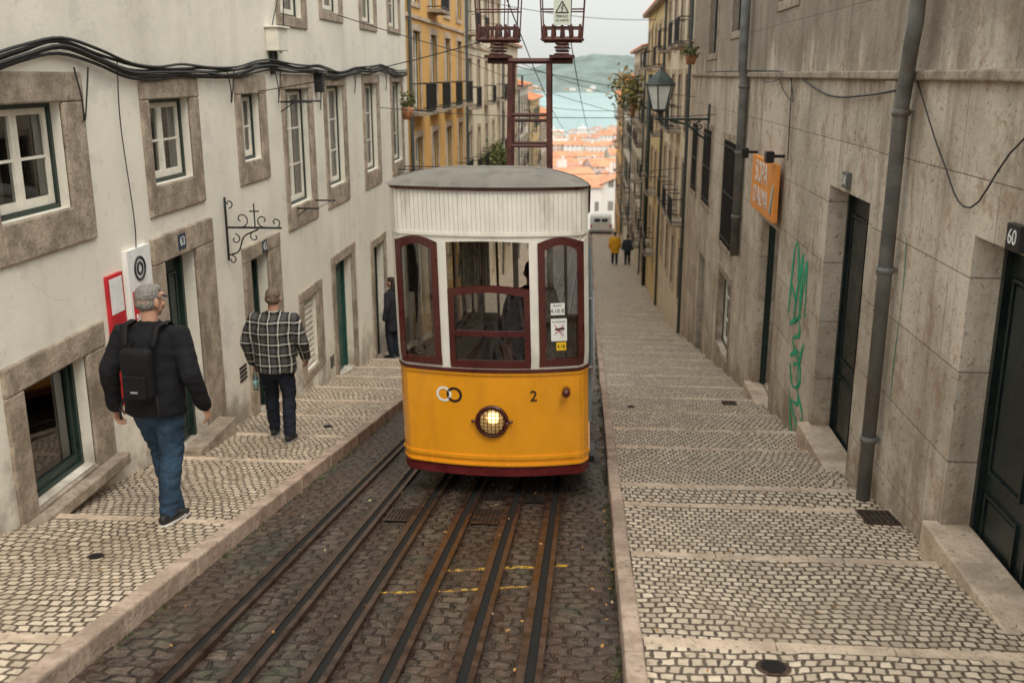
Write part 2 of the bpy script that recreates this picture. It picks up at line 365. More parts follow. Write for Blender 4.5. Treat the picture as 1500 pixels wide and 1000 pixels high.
def window(mb,s,a,b,c,d,dep=.13,fr=WHITE,outer=DKGREEN,panes=3,sashes=2,curtain=None):
    t=.035
    for (p,q,r_,u) in ((a,a+t,c,d),(b-t,b,c,d),(a+t,b-t,d-t,d),(a+t,b-t,c,c+t)): B(mb,s,p,q,r_,u,-dep-.05,-dep+.02,outer)
    A=a+t+.003; Z0=c+t+.003; Z1=d-t-.003; W=(b-a-2*t-.006)/sashes
    for k in range(sashes):
        p=A+k*W; q=p+W-.003; f=.045
        for (y0,y1,z0,z1) in ((p,p+f,Z0,Z1),(q-f,q,Z0,Z1),(p+f,q-f,Z0,Z0+f+.02),(p+f,q-f,Z1-f,Z1)): B(mb,s,y0,y1,z0,z1,-dep-.04,-dep,fr)
        for i in range(1,panes):
            z=Z0+(Z1-Z0)*i/panes; B(mb,s,p+f,q-f,z-.010,z+.010,-dep-.035,-dep-.008,fr)
        wx,n=SIDE[s]; x=wx-n*(dep+.022); mb.face([(x,p+f,Z0+f),(x,q-f,Z0+f),(x,q-f,Z1-f),(x,p+f,Z1-f)],GLASS)
    if curtain:
        wx,n=SIDE[s]; x=wx-n*(dep+.12); N=26
        y0,y1=a+(b-a)*curtain[0],a+(b-a)*curtain[1]
        for i in range(N):
            u,v=y0+(y1-y0)*i/N,y0+(y1-y0)*(i+1)/N
            mb.face([(x+.018*math.sin(i*1.3),u,c),(x+.018*math.sin((i+1)*1.3),v,c),(x+.018*math.sin((i+1)*1.3),v,d),(x+.018*math.sin(i*1.3),u,d)],CURT,True)
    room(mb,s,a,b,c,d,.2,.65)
def door(mb,s,a,b,c,d,dep=.16,mat=DKGREEN,leaves=2):
    wx,n=SIDE[s]; t=.05
    for (p,q,r_,u) in ((a,a+t,c,d),(b-t,b,c,d),(a+t,b-t,d-t,d)): B(mb,s,p,q,r_,u,-dep-.04,-dep+.03,mat)
    A=a+t+.003; W=(b-a-2*t-.006)/leaves
    for k in range(leaves):
        p=A+k*W; q=p+W-.004; Z1=d-t-.003; H=Z1-c
        B(mb,s,p,q,c,Z1,-dep-.04,-dep-.012,mat)
        for (z0,z1) in ((.06,.32),(.38,.92)):
            u0,u1=p+.07,q-.07
            if u1-u0<.05: u0,u1=p+.03,q-.03
            za,zb=c+H*z0,c+H*z1
            for (y0,y1,zz0,zz1) in ((u0,u0+.02,za,zb),(u1-.02,u1,za,zb),(u0+.02,u1-.02,zb-.02,zb),(u0+.02,u1-.02,za,za+.02)): B(mb,s,y0,y1,zz0,zz1,-dep-.02,-dep+.008,mat)
            B(mb,s,u0+.04,u1-.04,za+.04,zb-.04,-dep-.02,-dep-.002,mat)
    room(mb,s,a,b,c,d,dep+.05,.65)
def balcony(mb,s,y0,y1,z,dep=.35,h=.62):
    B(mb,s,y0,y1,z-.08,z,0,dep,ST)
    for zz in (z+.05,z+h): 
        B(mb,s,y0,y1,zz-.012,zz+.012,dep-.03,dep-.006,BLACK); B(mb,s,y0,y0+.02,zz-.012,zz+.012,0,dep-.03,BLACK); B(mb,s,y1-.02,y1,zz-.012,zz+.012,0,dep-.03,BLACK)
    k=y0+.04
    while k<y1-.02: B(mb,s,k,k+.012,z,z+h,dep-.024,dep-.012,BLACK); k+=.085
def mass(mb,s,Y0,Y1,zt,mat,d=6,roof=None):
    wx,n=SIDE[s]; zb=line(Y1)-1; x0=wx-n*.66; x1=wx-n*d
    mb.box(x0,x1,Y0+.004,Y1-.004,zb,zt-.004,mat)
    for y in (Y0,Y1):
        P=[(wx,y,zb),(x1,y,zb),(x1,y,zt),(wx,y,zt)]; mb.face(P,mat)
    if roof is None:
        B(mb,s,Y0,Y1,zt,zt+.08,-.66,.12,ST)
    if roof:
        xe=wx+n*.28; xm=(wx+x1)/2; h=roof
        mb.face([(xe,Y0-.1,zt+.02),(xe,Y1+.1,zt+.02),(xm,Y1+.1,zt+h),(xm,Y0-.1,zt+h)],TILE); mb.face([(x1,Y0-.1,zt),(x1,Y1+.1,zt),(xm,Y1+.1,zt+h),(xm,Y0-.1,zt+h)],TILE)
        for y in (Y0,Y1): mb.face([(wx,y,zt),(xm,y,zt+h),(x1,y,zt)],mat)
        B(mb,s,Y0-.1,Y1+.1,zt-.08,zt+.015,-.3,.26,ST)
        k=Y0
        while k<Y1:
            mb.face([(xe,k,zt+.03),(xe,k+.12,zt+.07),(xm,k+.12,zt+h+.05),(xm,k,zt+h+.01)],TILE); k+=.24
H1=empty('cream_plaster_house'); mb=MB()
Ls=[('w',6.45,7.42,-.99,-.2,6.2,7.75,-1.28,.02,(0,.45)),('w',8.94,9.88,-.99,-.22,8.78,10.11,-1.27,.01,(0,1)),('w',11.38,12.04,-.98,-.22,11.2,12.28,-1.24,-.01,None),
('w',13.06,14.16,-1.73,-.19,12.93,14.4,-2.03,0,(0,1)),('w',15.15,16.2,-1.69,-.17,15,16.4,-2,0,(.1,1)),('w',17.75,18.8,-1.7,-.16,17.6,19,-2,0,(0,.6)),('w',20.25,21.3,-1.74,-.15,20.1,21.45,-2,0,None),
('w',13.06,14.1,.74,2.3,12.93,14.3,.6,2.5,(0,1)),('w',15.15,16.2,.92,2.3,15,16.4,.78,2.5,None),('w',17.75,18.8,.88,2.3,17.6,19,.75,2.5,(0,1)),('w',20.1,21.2,.9,2.3,20,21.35,.78,2.5,None),
('w',9.0,9.9,.9,2.3,8.85,10.05,.75,2.5,None),
('b',6.45,7.35,-3.08,-2.16,6.22,7.68,-3.3,-1.95,None),('d',8.95,9.72,-3.7,-1.70,8.72,10.2,0,-1.45,None),('d',11.3,11.98,-4.12,-2.12,11.08,12.45,0,-1.94,None),
('v',13.4,14.06,-4.14,-3.08,13.2,14.38,-4.26,-2.93,None),('o',15.2,16.3,-4.85,-2.9,15,16.55,0,-2.74,None),('d',18.0,18.95,-5.4,-3.1,17.82,19.12,0,-2.95,None),('d',20.3,21.2,-5.8,-3.4,20.1,21.4,0,-3.2,None)]
ops=[(l[1],l[2],l[3],l[4]) for l in Ls]
facade(mb,'L',2.2,22,-7.5,2.8,ops,PL_L); mass(mb,'L',2.2,22,2.8,PL_L); mb.done('walls',H1)
mb=MB(); ms=MB()
for l in Ls:
    k,a,b,c,d,A,Bb,C,D,cu=l
    if k in 'w': surround(ms,'L',(a,b,c,d),(A,Bb,C,D),ST); window(mb,'L',a,b,c,d,panes=2 if d-c<1 else 3,curtain=cu,dep=.1)
    elif k=='b':
        surround(ms,'L',(a,b,c,d),(A,Bb,C,D),ST); window(mb,'L',a,b,c,d,fr=DKGREEN,panes=1,sashes=1,dep=.12); B(ms,'L',A,Bb,c-.12,c-.02,.03,.14,ST)
    elif k=='d': surround(ms,'L',(a,b,line(b)-.2,d),(A,Bb,C,D),ST,legs=True,proud=.035); door(mb,'L',a,b,c,d)
    elif k=='v':
        surround(ms,'L',(a,b,c,d),(A,Bb,C,D),ST); z=c+.04
        while z<d-.04: B(mb,'L',a+.02,b-.02,z,z+.045,-.12,-.05,WHITE); z+=.085
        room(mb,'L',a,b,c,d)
    elif k=='o':
        surround(ms,'L',(a,b,line(b)-.2,d),(A,Bb,C,D),ST,legs=True); door(mb,'L',a,b,c,d,dep=.15,mat=M('green_door',(.015,.07,.055),.45,.2))
B(ms,'L',8.9,9.9,-3.9,-3.56,.04,.24,ST); B(ms,'L',11.2,12.1,-4.3,-3.98,.04,.16,ST)
ms.done('stone_surrounds',H1,bevel=.014); mb.done('windows_and_doors',H1)
mb=MB()
for y,z in ((10.75,-3.3),(12.8,-3.6),(14.7,-4.3)): 
    for i in range(4): B(mb,'L',y,y+.22,z-.05*i,z-.05*i+.025,0,.012,BLACK)
mb.done('vents',H1)
cb=empty('cable_bundle')
for k in range(6):
    P=[]; y=3.0
    while y<22:
        P.append((-3.955+.018*(k%3),y,.03+.022*k-.03+.045*math.sin(y*1.1)+.02*math.sin(y*2.7)+random.uniform(-.012,.012)+(.10*max(0,1-abs(y-7.4)))-.05*max(0,7-y))); y+=.55
    wire(P,.013,CABLE,'cable_%d'%k,cb,n=4)
for (y,h) in ((7.6,.35),(10.9,.3),(12.6,.35),(14.6,.5),(16.8,.3),(19.4,.3)):
    wire([(-3.95,y,.05),(-3.93,y+.03,-h*.5),(-3.96,y+.10,-h),(-3.95,y+.16,-h*.4),(-3.95,y+.22,.05)],.007,CABLE,'drop_loop',cb)
wire([(-3.96,8.35,.1),(-3.96,8.3,-.4),(-3.97,8.4,-1.2),(-3.97,8.38,-1.5)],.005,CABLE,'drop_line',cb)
wire([(-3.96,12.9,.9),(-3.96,12.6,.5),(-3.96,13.0,.3),(-3.96,13.2,1.2)],.007,CABLE,'drop_line',cb)
mb=MB(); B(mb,'L',12.45,12.85,.28,.55,0,.16,WHITE); B(mb,'L',12.42,12.88,.55,.575,0,.19,WHITE); B(mb,'L',12.55,12.62,.0,.28,0,.05,CABLE); B(mb,'L',12.68,12.76,.05,.28,0,.05,CABLE); mb.done('electric_meter_box',bevel=.01)
mb=MB(); B(mb,'L',14.55,14.68,-.25,.0,0,.12,BLACK); B(mb,'L',14.5,14.72,0,.03,0,.15,BLACK); mb.done('cable_junction_box',bevel=.01)
def spiral(cx,cz,r,a0,turn,n=22):
    return [(cx+(r*(1-.75*k/n))*math.cos(a0+turn*k/n),10.6,cz+(r*(1-.75*k/n))*math.sin(a0+turn*k/n)) for k in range(n+1)]
br=empty('wrought_iron_sign_bracket')
wire([(-3.97,10.6,-1.98),(-3.97,10.6,-1.30)],.013,BLACK,'back_bar',br,False); wire([(-3.97,10.6,-1.62),(-3.36,10.6,-1.62)],.012,BLACK,'arm',br,False)
wire([(-3.97,10.6,-1.93),(-3.85,10.6,-1.88),(-3.78,10.6,-1.72),(-3.62,10.6,-1.64)],.009,BLACK,'brace',br)
for cx,cz,r,a,t in ((-3.80,-1.53,.085,-1.5,5.5),(-3.56,-1.54,.07,-1.6,-5.5),(-3.42,-1.56,.06,-1.5,5.5),(-3.88,-1.75,.06,1.5,-5.5),(-3.66,-1.72,.06,1.5,5.5),(-3.93,-1.36,.05,-1.5,5),(-3.93,-1.98,.05,1.5,-5)): wire(spiral(cx,cz,r,a,t),.007,BLACK,'scroll',br,False)
wire([(-3.65,10.6,-1.62),(-3.65,10.6,-1.36)],.008,BLACK,'finial',br,False); wire([(-3.70,10.6,-1.44),(-3.60,10.6,-1.44)],.008,BLACK,'finial_bar',br,False)
for (y,z,L,w) in ((12.85,-.34,.42,.45),(13.3,-1.76,.32,.9),(20.6,-1.9,.8,.7)):
    lb=empty('laundry_bracket'); wire([(-3.98,y,z),(-4+L,y,z)],.012,BLACK,'bar',lb,False); wire([(-3.98,y+w,z),(-4+L,y+w,z)],.012,BLACK,'bar_2',lb,False); wire([(-4+L-.03,y,z),(-4+L-.03,y+w,z)],.005,BLACK,'line',lb,False); wire([(-3.98,y,z-.12),(-4+L*.5,y,z)],.008,BLACK,'stay',lb,False)
NAVY=M('enamel_blue',(.03,.05,.09),.3,.1); ENW=M('enamel_white',(.8,.8,.78),.3,.05); RED=M('red_print',(.5,.02,.03),.4,.15)
def numplate(s,y,z,body,mt=NAVY):
    e=empty('house_number_plate'); mb=MB(); B(mb,s,y-.09,y+.09,z-.075,z+.075,0,.045,mt); mb.done('plate',e,bevel=.003)
    wx,n=SIDE[s]; text(body,.12,(wx+n*.048,y,z),(R(90),0,R(90*n)),ENW,e,'digits',.001)
numplate('L',9.35,-1.57,'63'); numplate('L',11.8,-2.03,'65'); numplate('R',9.55,-.95,'58',M('slate_enamel',(.12,.12,.11),.4,.1)); numplate('R',5.72,-.88,'60',BLACK)
# red and white poster board
ps=empty('shop_poster'); mb=MB(); B(mb,'L',8.16,8.62,-2.2,-1.47,.0,.045,ENW); B(mb,'L',8.16,8.62,-2.85,-2.205,.0,.042,RED); B(mb,'L',8.20,8.58,-2.17,-1.83,.0,.049,RED); mb.done('board',ps)
mb=MB(); B(mb,'L',7.80,8.08,-2.75,-1.62,.0,.03,RED); B(mb,'L',7.83,8.05,-1.95,-1.65,.0,.034,ENW); mb.done('side_strip',ps)
wxx=-3.95
for i,(y,z,r) in enumerate(((8.38,-1.65,.10),(8.38,-1.65,.05))):
    pts=[(wxx,y+r*math.cos(a),z+r*math.sin(a)) for a in [k*math.pi/12 for k in range(25)]]; wire(pts,.010,BLACK,'ring',ps,False)
text('ABERTO',.10,(wxx+.004,8.39,-1.93),(R(90),0,R(90)),ENW,ps,'lettering'); text('BAR 24H',.09,(wxx+.004,8.39,-2.07),(R(90),0,R(90)),ENW,ps,'lettering_2')
def house(s,Y0,Y1,zt,mat,nm,sp=2.1,w=.85,storey=2.3,roof=.9,bal=.4,first=.7,wh=1.35,shut=None):
    e=empty(nm); ops=[]; n=max(1,int((Y1-Y0)/sp)); 
    for i in range(n):
        yc=Y0+(i+.5)*(Y1-Y0)/n; z=zt-first
        while z-wh>line(yc)+.25:
            ops.append((yc-w/2,yc+w/2,z-wh,z)); z-=storey
    a=MB(); facade(a,s,Y0,Y1,line(Y1)-1,zt,ops,mat,.15); mass(a,s,Y0,Y1,zt,mat,7,roof); a.done('walls',e)
    a=MB()
    for o in ops:
        surround(a,s,o,(o[0]-.12,o[1]+.12,o[2]-.1,o[3]+.14),ST3 if mat is not PL_W else ST,.03)
        window(a,s,*o,dep=.08,panes=3,curtain=(0,random.uniform(.4,1)) if random.random()<.6 else None)
        if random.random()<bal and o[2]>line(o[0])+1.2: balcony(a,s,o[0]-.25,o[1]+.25,o[2]-.02)
        elif shut and random.random()<.6:
            B(a,s,o[0]-.42,o[0]-.13,o[2],o[3],.005,.05,shut); B(a,s,o[1]+.13,o[1]+.42,o[2],o[3],.005,.05,shut)
    B(a,s,Y0,Y1,zt-storey-.05,zt-storey+.03,-.01,.05,ST3)
    a.done('windows',e)
    wire([(SIDE[s][0]+SIDE[s][1]*.07,Y0+.12,zt),(SIDE[s][0]+SIDE[s][1]*.07,Y0+.12,line(Y0)+.1)],.045,DKPIPE,'downpipe',e,False)
    return e
GSH=M('green_shutter',(.03,.08,.06),.6,.2)
house('L',22,32,3.6,PL_Y,'ochre_house',2.4,1.0,2.35,None,.75,.3,1.75)
house('L',32,45,3.2,PL_C,'pale_house',2.2,.95,2.3,.8,.5,.4,1.5)
house('L',45,55,1.4,PL_C,'pale_house',2.2,.95,2.3,1.0,.4)
house('L',55,64,-.6,PL_W,'white_house',2.2,.95,2.3,1.0,.4)
house('L',64,78,-1.6,PL_P,'buff_house',2.4,.95,2.4,1.0,.4,shut=GSH)
house('L',78,97,-3.4,PL_W,'white_house',2.6,1,2.4,1.2,.3)
house('R',25,34,3.0,PL_C,'pale_house',2.1,.95,2.2,.5,.5,.8,1.45)
house('R',34,46,2.45,PL_P,'buff_house',2.2,.95,2.25,.5,.6,.7,1.45)
house('R',46,60,1.2,PL_C,'pale_house',2.3,.95,2.3,.9,.5)
house('R',60,76,-.2,PL_W,'white_house',2.3,.95,2.3,1.0,.4,shut=GSH)
house('R',76,97,-1.6,PL_Y,'ochre_house',2.6,1,2.4,1.2,.3)
H2=empty('limestone_house'); mb=MB(); ms=MB()
Rs=[('D',5.0,6.38,-3.4,-.97),('D',8.78,10.28,-3.9,-1.07),('E',12.75,14.1,-4.6,-1.93),('W',16.9,18.4,-2.92,-1.12),('V',16.7,18.2,-4.78,-3.45),('W',20.4,21.8,-2.6,-1.1),('D',20.6,21.8,-6.2,-3.7),('W',23,24.2,-2.6,-1.1),
('W',20.4,21.8,.4,1.9),('W',16.9,18.3,.7,2.3),('W',12.6,13.8,.9,2.3)]
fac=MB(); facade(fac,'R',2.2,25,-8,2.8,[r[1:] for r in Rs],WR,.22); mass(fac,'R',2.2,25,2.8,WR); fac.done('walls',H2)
for k,a,b,c,d in Rs:
    if k=='D': door(mb,'R',a,b,c,d,dep=.22,mat=M('black_green_door',(.012,.02,.018),.35,.3),leaves=2)
    elif k=='E': window(mb,'R',a,b,c,d,fr=DKGREEN,panes=1,sashes=2,dep=.13)
    else:
        window(mb,'R',a,b,c,d,dep=.12,panes=3,fr=DKGREEN if k=='W' else WHITE)
        surround(ms,'R',(a,b,c,d),(a-.14,b+.14,c-.12,d+.14),ST,.02)
        if k=='W' and d<0:
            y=a+.05
            while y<b: B(mb,'R',y,y+.018,c,d,.0,.018,BLACK); y+=.11
            for z in (c+.1,(c+d)/2,d-.1): B(mb,'R',a,b,z,z+.02,.019,.035,BLACK)
B(ms,'R',4.6,6.45,-3.6,-2.93,-.2,.10,ST3); B(ms,'R',8.62,10.4,-4.2,-3.62,-.2,.12,ST3); B(ms,'R',12.6,14.2,-5,-4.33,-.15,.1,ST3)
B(ms,'R',2.2,25,-.04,.03,-.02,.05,ST)
B(ms,'R',8.28,8.56,-4.2,-.045,-.02,.035,WR)
ms.done('stone_trim',H2,bevel=.014); mb.done('windows_and_doors',H2)
def pipe(P,r,mat,nm,cl):
    e=empty(nm); m_=MB(); m_.tube(P,[r]*len(P),mat,14,cap=False); m_.done('pipe',e)
    m_=MB()
    for z in cl: m_.tube([(P[-1][0],P[-1][1],z),(P[-1][0],P[-1][1],z+.05)],[r*1.22]*2,mat,14,cap=False); m_.box(P[-1][0],2.4,P[-1][1]-.02,P[-1][1]+.02,z+.01,z+.04,mat)
    m_.done('collars',e)
pipe([(2.26,7.55,2.8),(2.26,7.55,.35),(2.26,7.6,.2),(2.31,7.82,-.1),(2.31,7.86,-.25),(2.31,7.86,-3.42)],.056,GALV,'downpipe',[-.3,-1.5,-2.9])
pipe([(2.28,16.0,2.8),(2.28,16,.1),(2.32,16,-.1),(2.32,16,-2.8)],.07,GALV,'downpipe',[-.2,-1.2,-2.2])
pipe([(2.28,41,0),(2.28,41,line(41)+.1)],.08,DKGREEN,'downpipe',[-3,-5])
for P,r in (([(2.37,3,-.1),(2.37,5.5,-.25),(2.36,6.4,-.8),(2.36,7.0,-.55),(2.36,7.7,-.05)],.006),([(2.37,8.0,-.1),(2.36,9,-.17),(2.36,10.5,-.2),(2.37,12.5,.0),(2.37,15,.05),(2.37,22,.05)],.010),([(2.37,12.6,0),(2.36,12.3,-.3),(2.36,12.9,-.2),(2.37,13.3,-.05)],.007),([(2.37,12.5,0),(2.37,12.4,-1.0)],.007),([(2.37,15.2,.05),(2.34,14,-.1),(2.37,12.6,.0)],.007)):
    wire(P,r,CABLE,'wall_cable')
ORG=M('orange_sign',(.80,.30,.06),.5,.08); sg=empty('orange_shop_sign'); mb=MB(); mb.box(2.28,2.34,12.65,14.45,-1.80,-1.08,ORG); mb.box(2.34,2.4,12.9,13.0,-1.5,-1.4,BLACK); mb.box(2.34,2.4,14.1,14.2,-1.5,-1.4,BLACK); mb.done('board',sg,bevel=.005)
text('SOPA',.40,(2.275,13.65,-1.28),(R(90),0,R(-90)),ENW,sg,'word_1',.002); text("D'ALMA",.33,(2.275,13.65,-1.60),(R(90),0,R(-90)),ENW,sg,'word_2',.002)
mb=MB(); CY=M('pale_cyan',(.35,.65,.65),.5,.1); mb.tube([(2.27,12.85,-1.7),(2.27,12.72,-1.35)],[(.004,.05),(.004,.02)],CY,8,U=(1,0,0)); mb.done('feather',sg)
for y,z in ((14.8,-1.08),(12.75,-.98)):
    sp=empty('spotlight'); mb=MB(); mb.box(2.16,2.26,y-.08,y+.08,z-.08,z+.06,BLACK); mb.box(2.26,2.4,y-.02,y+.02,z-.02,z+.02,BLACK); mb.done('housing',sp,bevel=.01)
GG=M('green_spray',(.015,.40,.20),.6,.2,14,bump=0)
def ribbon(mb,P,w,mat):
    pts=cat([(2.396,a,b) for a,b in P],8)
    for i in range(len(pts)-1):
        t=(pts[i+1]-pts[i]); 
        if t.length<1e-5: continue
        nn=Vector((0,-t.z,t.y)).normalized()*w*(.8+.35*math.sin(i*.5))
        nn.y*=1.9
        a,b=pts[i]-t*.15,pts[i+1]+t*.15; off=Vector((-.0002*(i%7),0,0)); mb.face([a+nn+off,a-nn+off,b-nn+off,b+nn+off],mat)
mb=MB()
for P in ([(11.85,-2.75),(11.72,-1.95),(11.5,-1.98),(11.42,-2.5),(11.75,-2.4)],[(11.25,-1.95),(11.22,-2.65),(11.05,-2.0),(10.95,-2.6)],[(11.3,-2.0),(11.5,-2.75),(11.15,-2.62)],[(11.7,-2.85),(11.25,-2.7),(11.15,-2.85),(11.5,-3.0),(11.1,-3.15),(11.35,-3.25)],
 [(11.55,-3.2),(11.1,-3.05),(10.95,-3.35),(11.3,-3.5),(11.55,-3.3)],[(10.9,-2.9),(11.1,-3.3),(10.95,-3.6),(11.35,-3.7),(10.85,-3.9),(11.2,-4.0),(11.45,-3.6)],[(11.0,-3.5),(10.7,-3.65),(10.8,-3.85)]):
    ribbon(mb,P,.024,GG)
mb.done('green_graffiti')
mb=MB(); ribbon(mb,[(7.70,-1.2),(7.66,-1.6),(7.70,-2.2),(7.68,-2.5)],.004,M('faint_green_drip',(.10,.30,.20),.8,.3,9,bump=0)); mb.done('green_paint_drip')
# ------------------------------------------------------------------ street lamp
LG=M('lamp_green_iron',(.03,.045,.04),.45,.3); LGL=M('lamp_frosted_glass',(.70,.72,.68),.2,.05,bump=0)
sl=empty('wall_street_lamp'); lx,ly=1.38,21.0; mb=MB()
def fr(mb,z0,r0,z1,r1,mat,n=6,y=ly):
    for k in range(n):
        a=2*math.pi*k/n+.26; b=2*math.pi*(k+1)/n+.26
        mb.face([(lx+r0*math.cos(a),y+r0*math.sin(a),z0),(lx+r0*math.cos(b),y+r0*math.sin(b),z0),(lx+r1*math.cos(b),y+r1*math.sin(b),z1),(lx+r1*math.cos(a),y+r1*math.sin(a),z1)],mat)
fr(mb,-.70,.15,-.20,.285,LGL); mb.done('glass',sl)
mb=MB(); fr(mb,-.20,.33,-.06,.21,LG); fr(mb,-.06,.21,.03,.11,LG); fr(mb,.03,.11,.09,.04,LG); fr(mb,-.76,.05,-.70,.17,LG); fr(mb,-.70,.17,-.68,.17,LG); fr(mb,-.22,.31,-.20,.33,LG)
for k in range(6):
    a=2*math.pi*k/6+.26; mb.tube([(lx+.155*math.cos(a),ly+.155*math.sin(a),-.7),(lx+.292*math.cos(a),ly+.292*math.sin(a),-.2)],[.014,.014],LG,6)
mb.tube([(lx,ly,.08),(lx,ly,.17)],[.02,.008],LG,8); mb.tube([(lx,ly,-.76),(lx,ly,-.92)],[.03,.02],LG,8); mb.done('lantern_frame',sl)
def sp2(cx,cz,r,a0,turn,n=20): return [(cx+(r*(1-.75*k/n))*math.cos(a0+turn*k/n),ly,cz+(r*(1-.75*k/n))*math.sin(a0+turn*k/n)) for k in range(n+1)]
wire([(2.38,ly,-.6),(2.38,ly,-1.35)],.03,LG,'wall_bar',sl,False); wire([(2.4,ly,-.88),(1.3,ly,-.88)],.026,LG,'arm',sl,False)
wire([(2.38,ly,-1.3),(2.2,ly,-1.2),(1.95,ly,-1.0),(1.6,ly,-.91)],.022,LG,'brace',sl)
for c in ((2.2,-1.02,.1,1.5,6),(1.95,-.96,.07,1.5,-6),(1.72,-.93,.05,1.5,6),(1.48,-.95,.06,1.5,-6)): wire(sp2(*c),.015,LG,'scroll',sl,False)
# ------------------------------------------------------------------ tram
TR=empty('funicular_tram'); XC,YF,HW=-.765,7.85,.80
def shear(p): return Vector((p.x-.027*(p.z+3.3),p.y,p.z-.17*max(0,p.y-(YF+.25))))
YEL=M('tram_yellow',(.84,.345,.012),.30,.05,3,.05,30,0,.5,dirt=((.50,.19,.02),.25),coat=.35)
TWH=M('tram_cream_white',(.76,.73,.65),.42,.06,4,.08,30,0,.5,dirt=((.42,.38,.31),.55),coat=.15)
MAR=M('tram_maroon_wood',(.070,.011,.009),.30,.15,5,.05,40,0,.5,coat=.3); SKT=M('tram_maroon_skirt',(.12,.012,.013),.45,.25)
ROOF=M('tram_roof_canvas',(.19,.175,.15),.85,.12,4,.3,40,dirt=((.11,.095,.08),.6)); WOOD=M('tram_wood',(.30,.16,.07),.5,.3,6); INT=M('tram_interior_panel',(.28,.23,.18),.6,.2)
GREY=M('grey_paint',(.3,.31,.31),.5,.1)
def Fp(u,z,off=0):
    a=abs(u); e=.09*max(0,(a-.90)/.10)**2
    return (XC+u*HW*(1+(.012 if z>-2.3 else 0)),YF+.15*u*u+e-off,z)
def panel(mb,u0,u1,z0,z1,off,mat,th=.03,nu=None):
    nu=nu or max(1,int((u1-u0)/.05)); 
    for i in range(nu):
        a=u0+(u1-u0)*i/nu; b=u0+(u1-u0)*(i+1)/nu
        mb.face([Fp(a,z0,off),Fp(b,z0,off),Fp(b,z1,off),Fp(a,z1,off)],mat,True)
        mb.face([Fp(a,z0,off-th),Fp(a,z1,off-th),Fp(b,z1,off-th),Fp(b,z0,off-th)],mat,True)
        mb.face([Fp(a,z1,off),Fp(b,z1,off),Fp(b,z1,off-th),Fp(a,z1,off-th)],mat); mb.face([Fp(a,z0,off-th),Fp(b,z0,off-th),Fp(b,z0,off),Fp(a,z0,off)],mat)
    for u in (u0,u1): mb.face([Fp(u,z0,off),Fp(u,z1,off),Fp(u,z1,off-th),Fp(u,z0,off-th)],mat)
def loop(u0,u1,z0,z1,arch=0,n=10):
    P=[]
    for i in range(n): P.append((u0+(u1-u0)*i/n,z0))
    for i in range(n): P.append((u1,z0+(z1-z0)*i/n))
    for i in range(n):
        t=i/n; P.append((u1+(u0-u1)*t,z1+arch*math.sin(math.pi*t)))
    for i in range(n): P.append((u0,z1+(z0-z1)*i/n))
    return P
def ringp(mb,O,I,off,th,mat):
    n=len(O)
    for i in range(n):
        j=(i+1)%n
        mb.face([Fp(*O[i],off),Fp(*O[j],off),Fp(*I[j],off),Fp(*I[i],off)],mat)
        mb.face([Fp(*I[i],off),Fp(*I[j],off),Fp(*I[j],off-th),Fp(*I[i],off-th)],mat)
        mb.face([Fp(*O[i],off),Fp(*O[j],off),Fp(*O[j],off-th),Fp(*O[i],off-th)],mat)
        mb.face([Fp(*O[i],off-th),Fp(*O[j],off-th),Fp(*I[j],off-th),Fp(*I[i],off-th)],mat)
def fill(mb,L,off,mat):
    uc=sum(p[0] for p in L)/len(L); zc=sum(p[1] for p in L)/len(L)
    for i in range(len(L)): mb.face([Fp(uc,zc,off),Fp(*L[i],off),Fp(*L[(i+1)%len(L)],off)],mat)
ZS,ZB,ZY,ZW,ZE=-3.30,-3.20,-2.38,-1.235,-.87
mb=MB()
panel(mb,-1,1,ZB,ZY,0,YEL,.03,44); panel(mb,-1,1,ZB+.055,ZB+.085,.012,YEL,.012,44); panel(mb,-1,1,ZB-.005,ZB+.012,.016,YEL,.02,44)
panel(mb,-.985,.985,ZS,ZB-.006,-.004,SKT,.03,44)
panel(mb,-1.005,1.005,ZY+.002,ZY+.028,.022,MAR,.04,44); panel(mb,-1.005,1.005,ZY-.022,ZY,.014,YEL,.03,44)
panel(mb,-1,1,ZW,ZE,0,TWH,.03,44); panel(mb,-1.005,1.005,ZW-.012,ZW+.012,.016,TWH,.03,44)
u=-.985
while u<.98: panel(mb,u,u+.038,ZW+.013,ZE-.002,.007,TWH,.008,1); u+=.0447
panel(mb,-1.01,1.01,ZE-.014,ZE+.012,.03,MAR,.05,44)
WZ0,WZ1=ZY+.03,-1.315
for (c0,c1,w0,w1) in ((-1,-.46,-.945,-.515),(.46,1,.515,.945)):
    O=loop(c0,c1,ZY+.028,ZW-.012); I=loop(w0,w1,WZ0+.03,WZ1,.045); ringp(mb,O,I,0,.03,TWH)
    O2=loop(w0-.012,w1+.012,WZ0+.018,WZ1+.01,.048); I2=loop(w0+.055,w1-.055,WZ0+.08,WZ1-.05,.045); ringp(mb,O2,I2,.012,.04,MAR); fill(mb,I2,-.01,TGLASS)
O=loop(-.46,.46,ZY+.028,ZW-.012); I=loop(-.415,.415,WZ0+.005,-1.30,.012); ringp(mb,O,I,0,.03,TWH)
O=loop(-.415,.415,WZ0+.006,-1.685,.035); I=loop(-.355,.355,WZ0+.07,-1.74,.035); ringp(mb,O,I,.006,.035,MAR); fill(mb,I,-.014,TGLASS)
panel(mb,-.36,.36,-2.075,-2.03,.002,MAR,.03); panel(mb,-.415,.415,-2.40+.03,-2.355,.02,MAR,.03)
XL,XR=XC-HW,XC+HW; y0,y1=YF+.24,YF+6.4
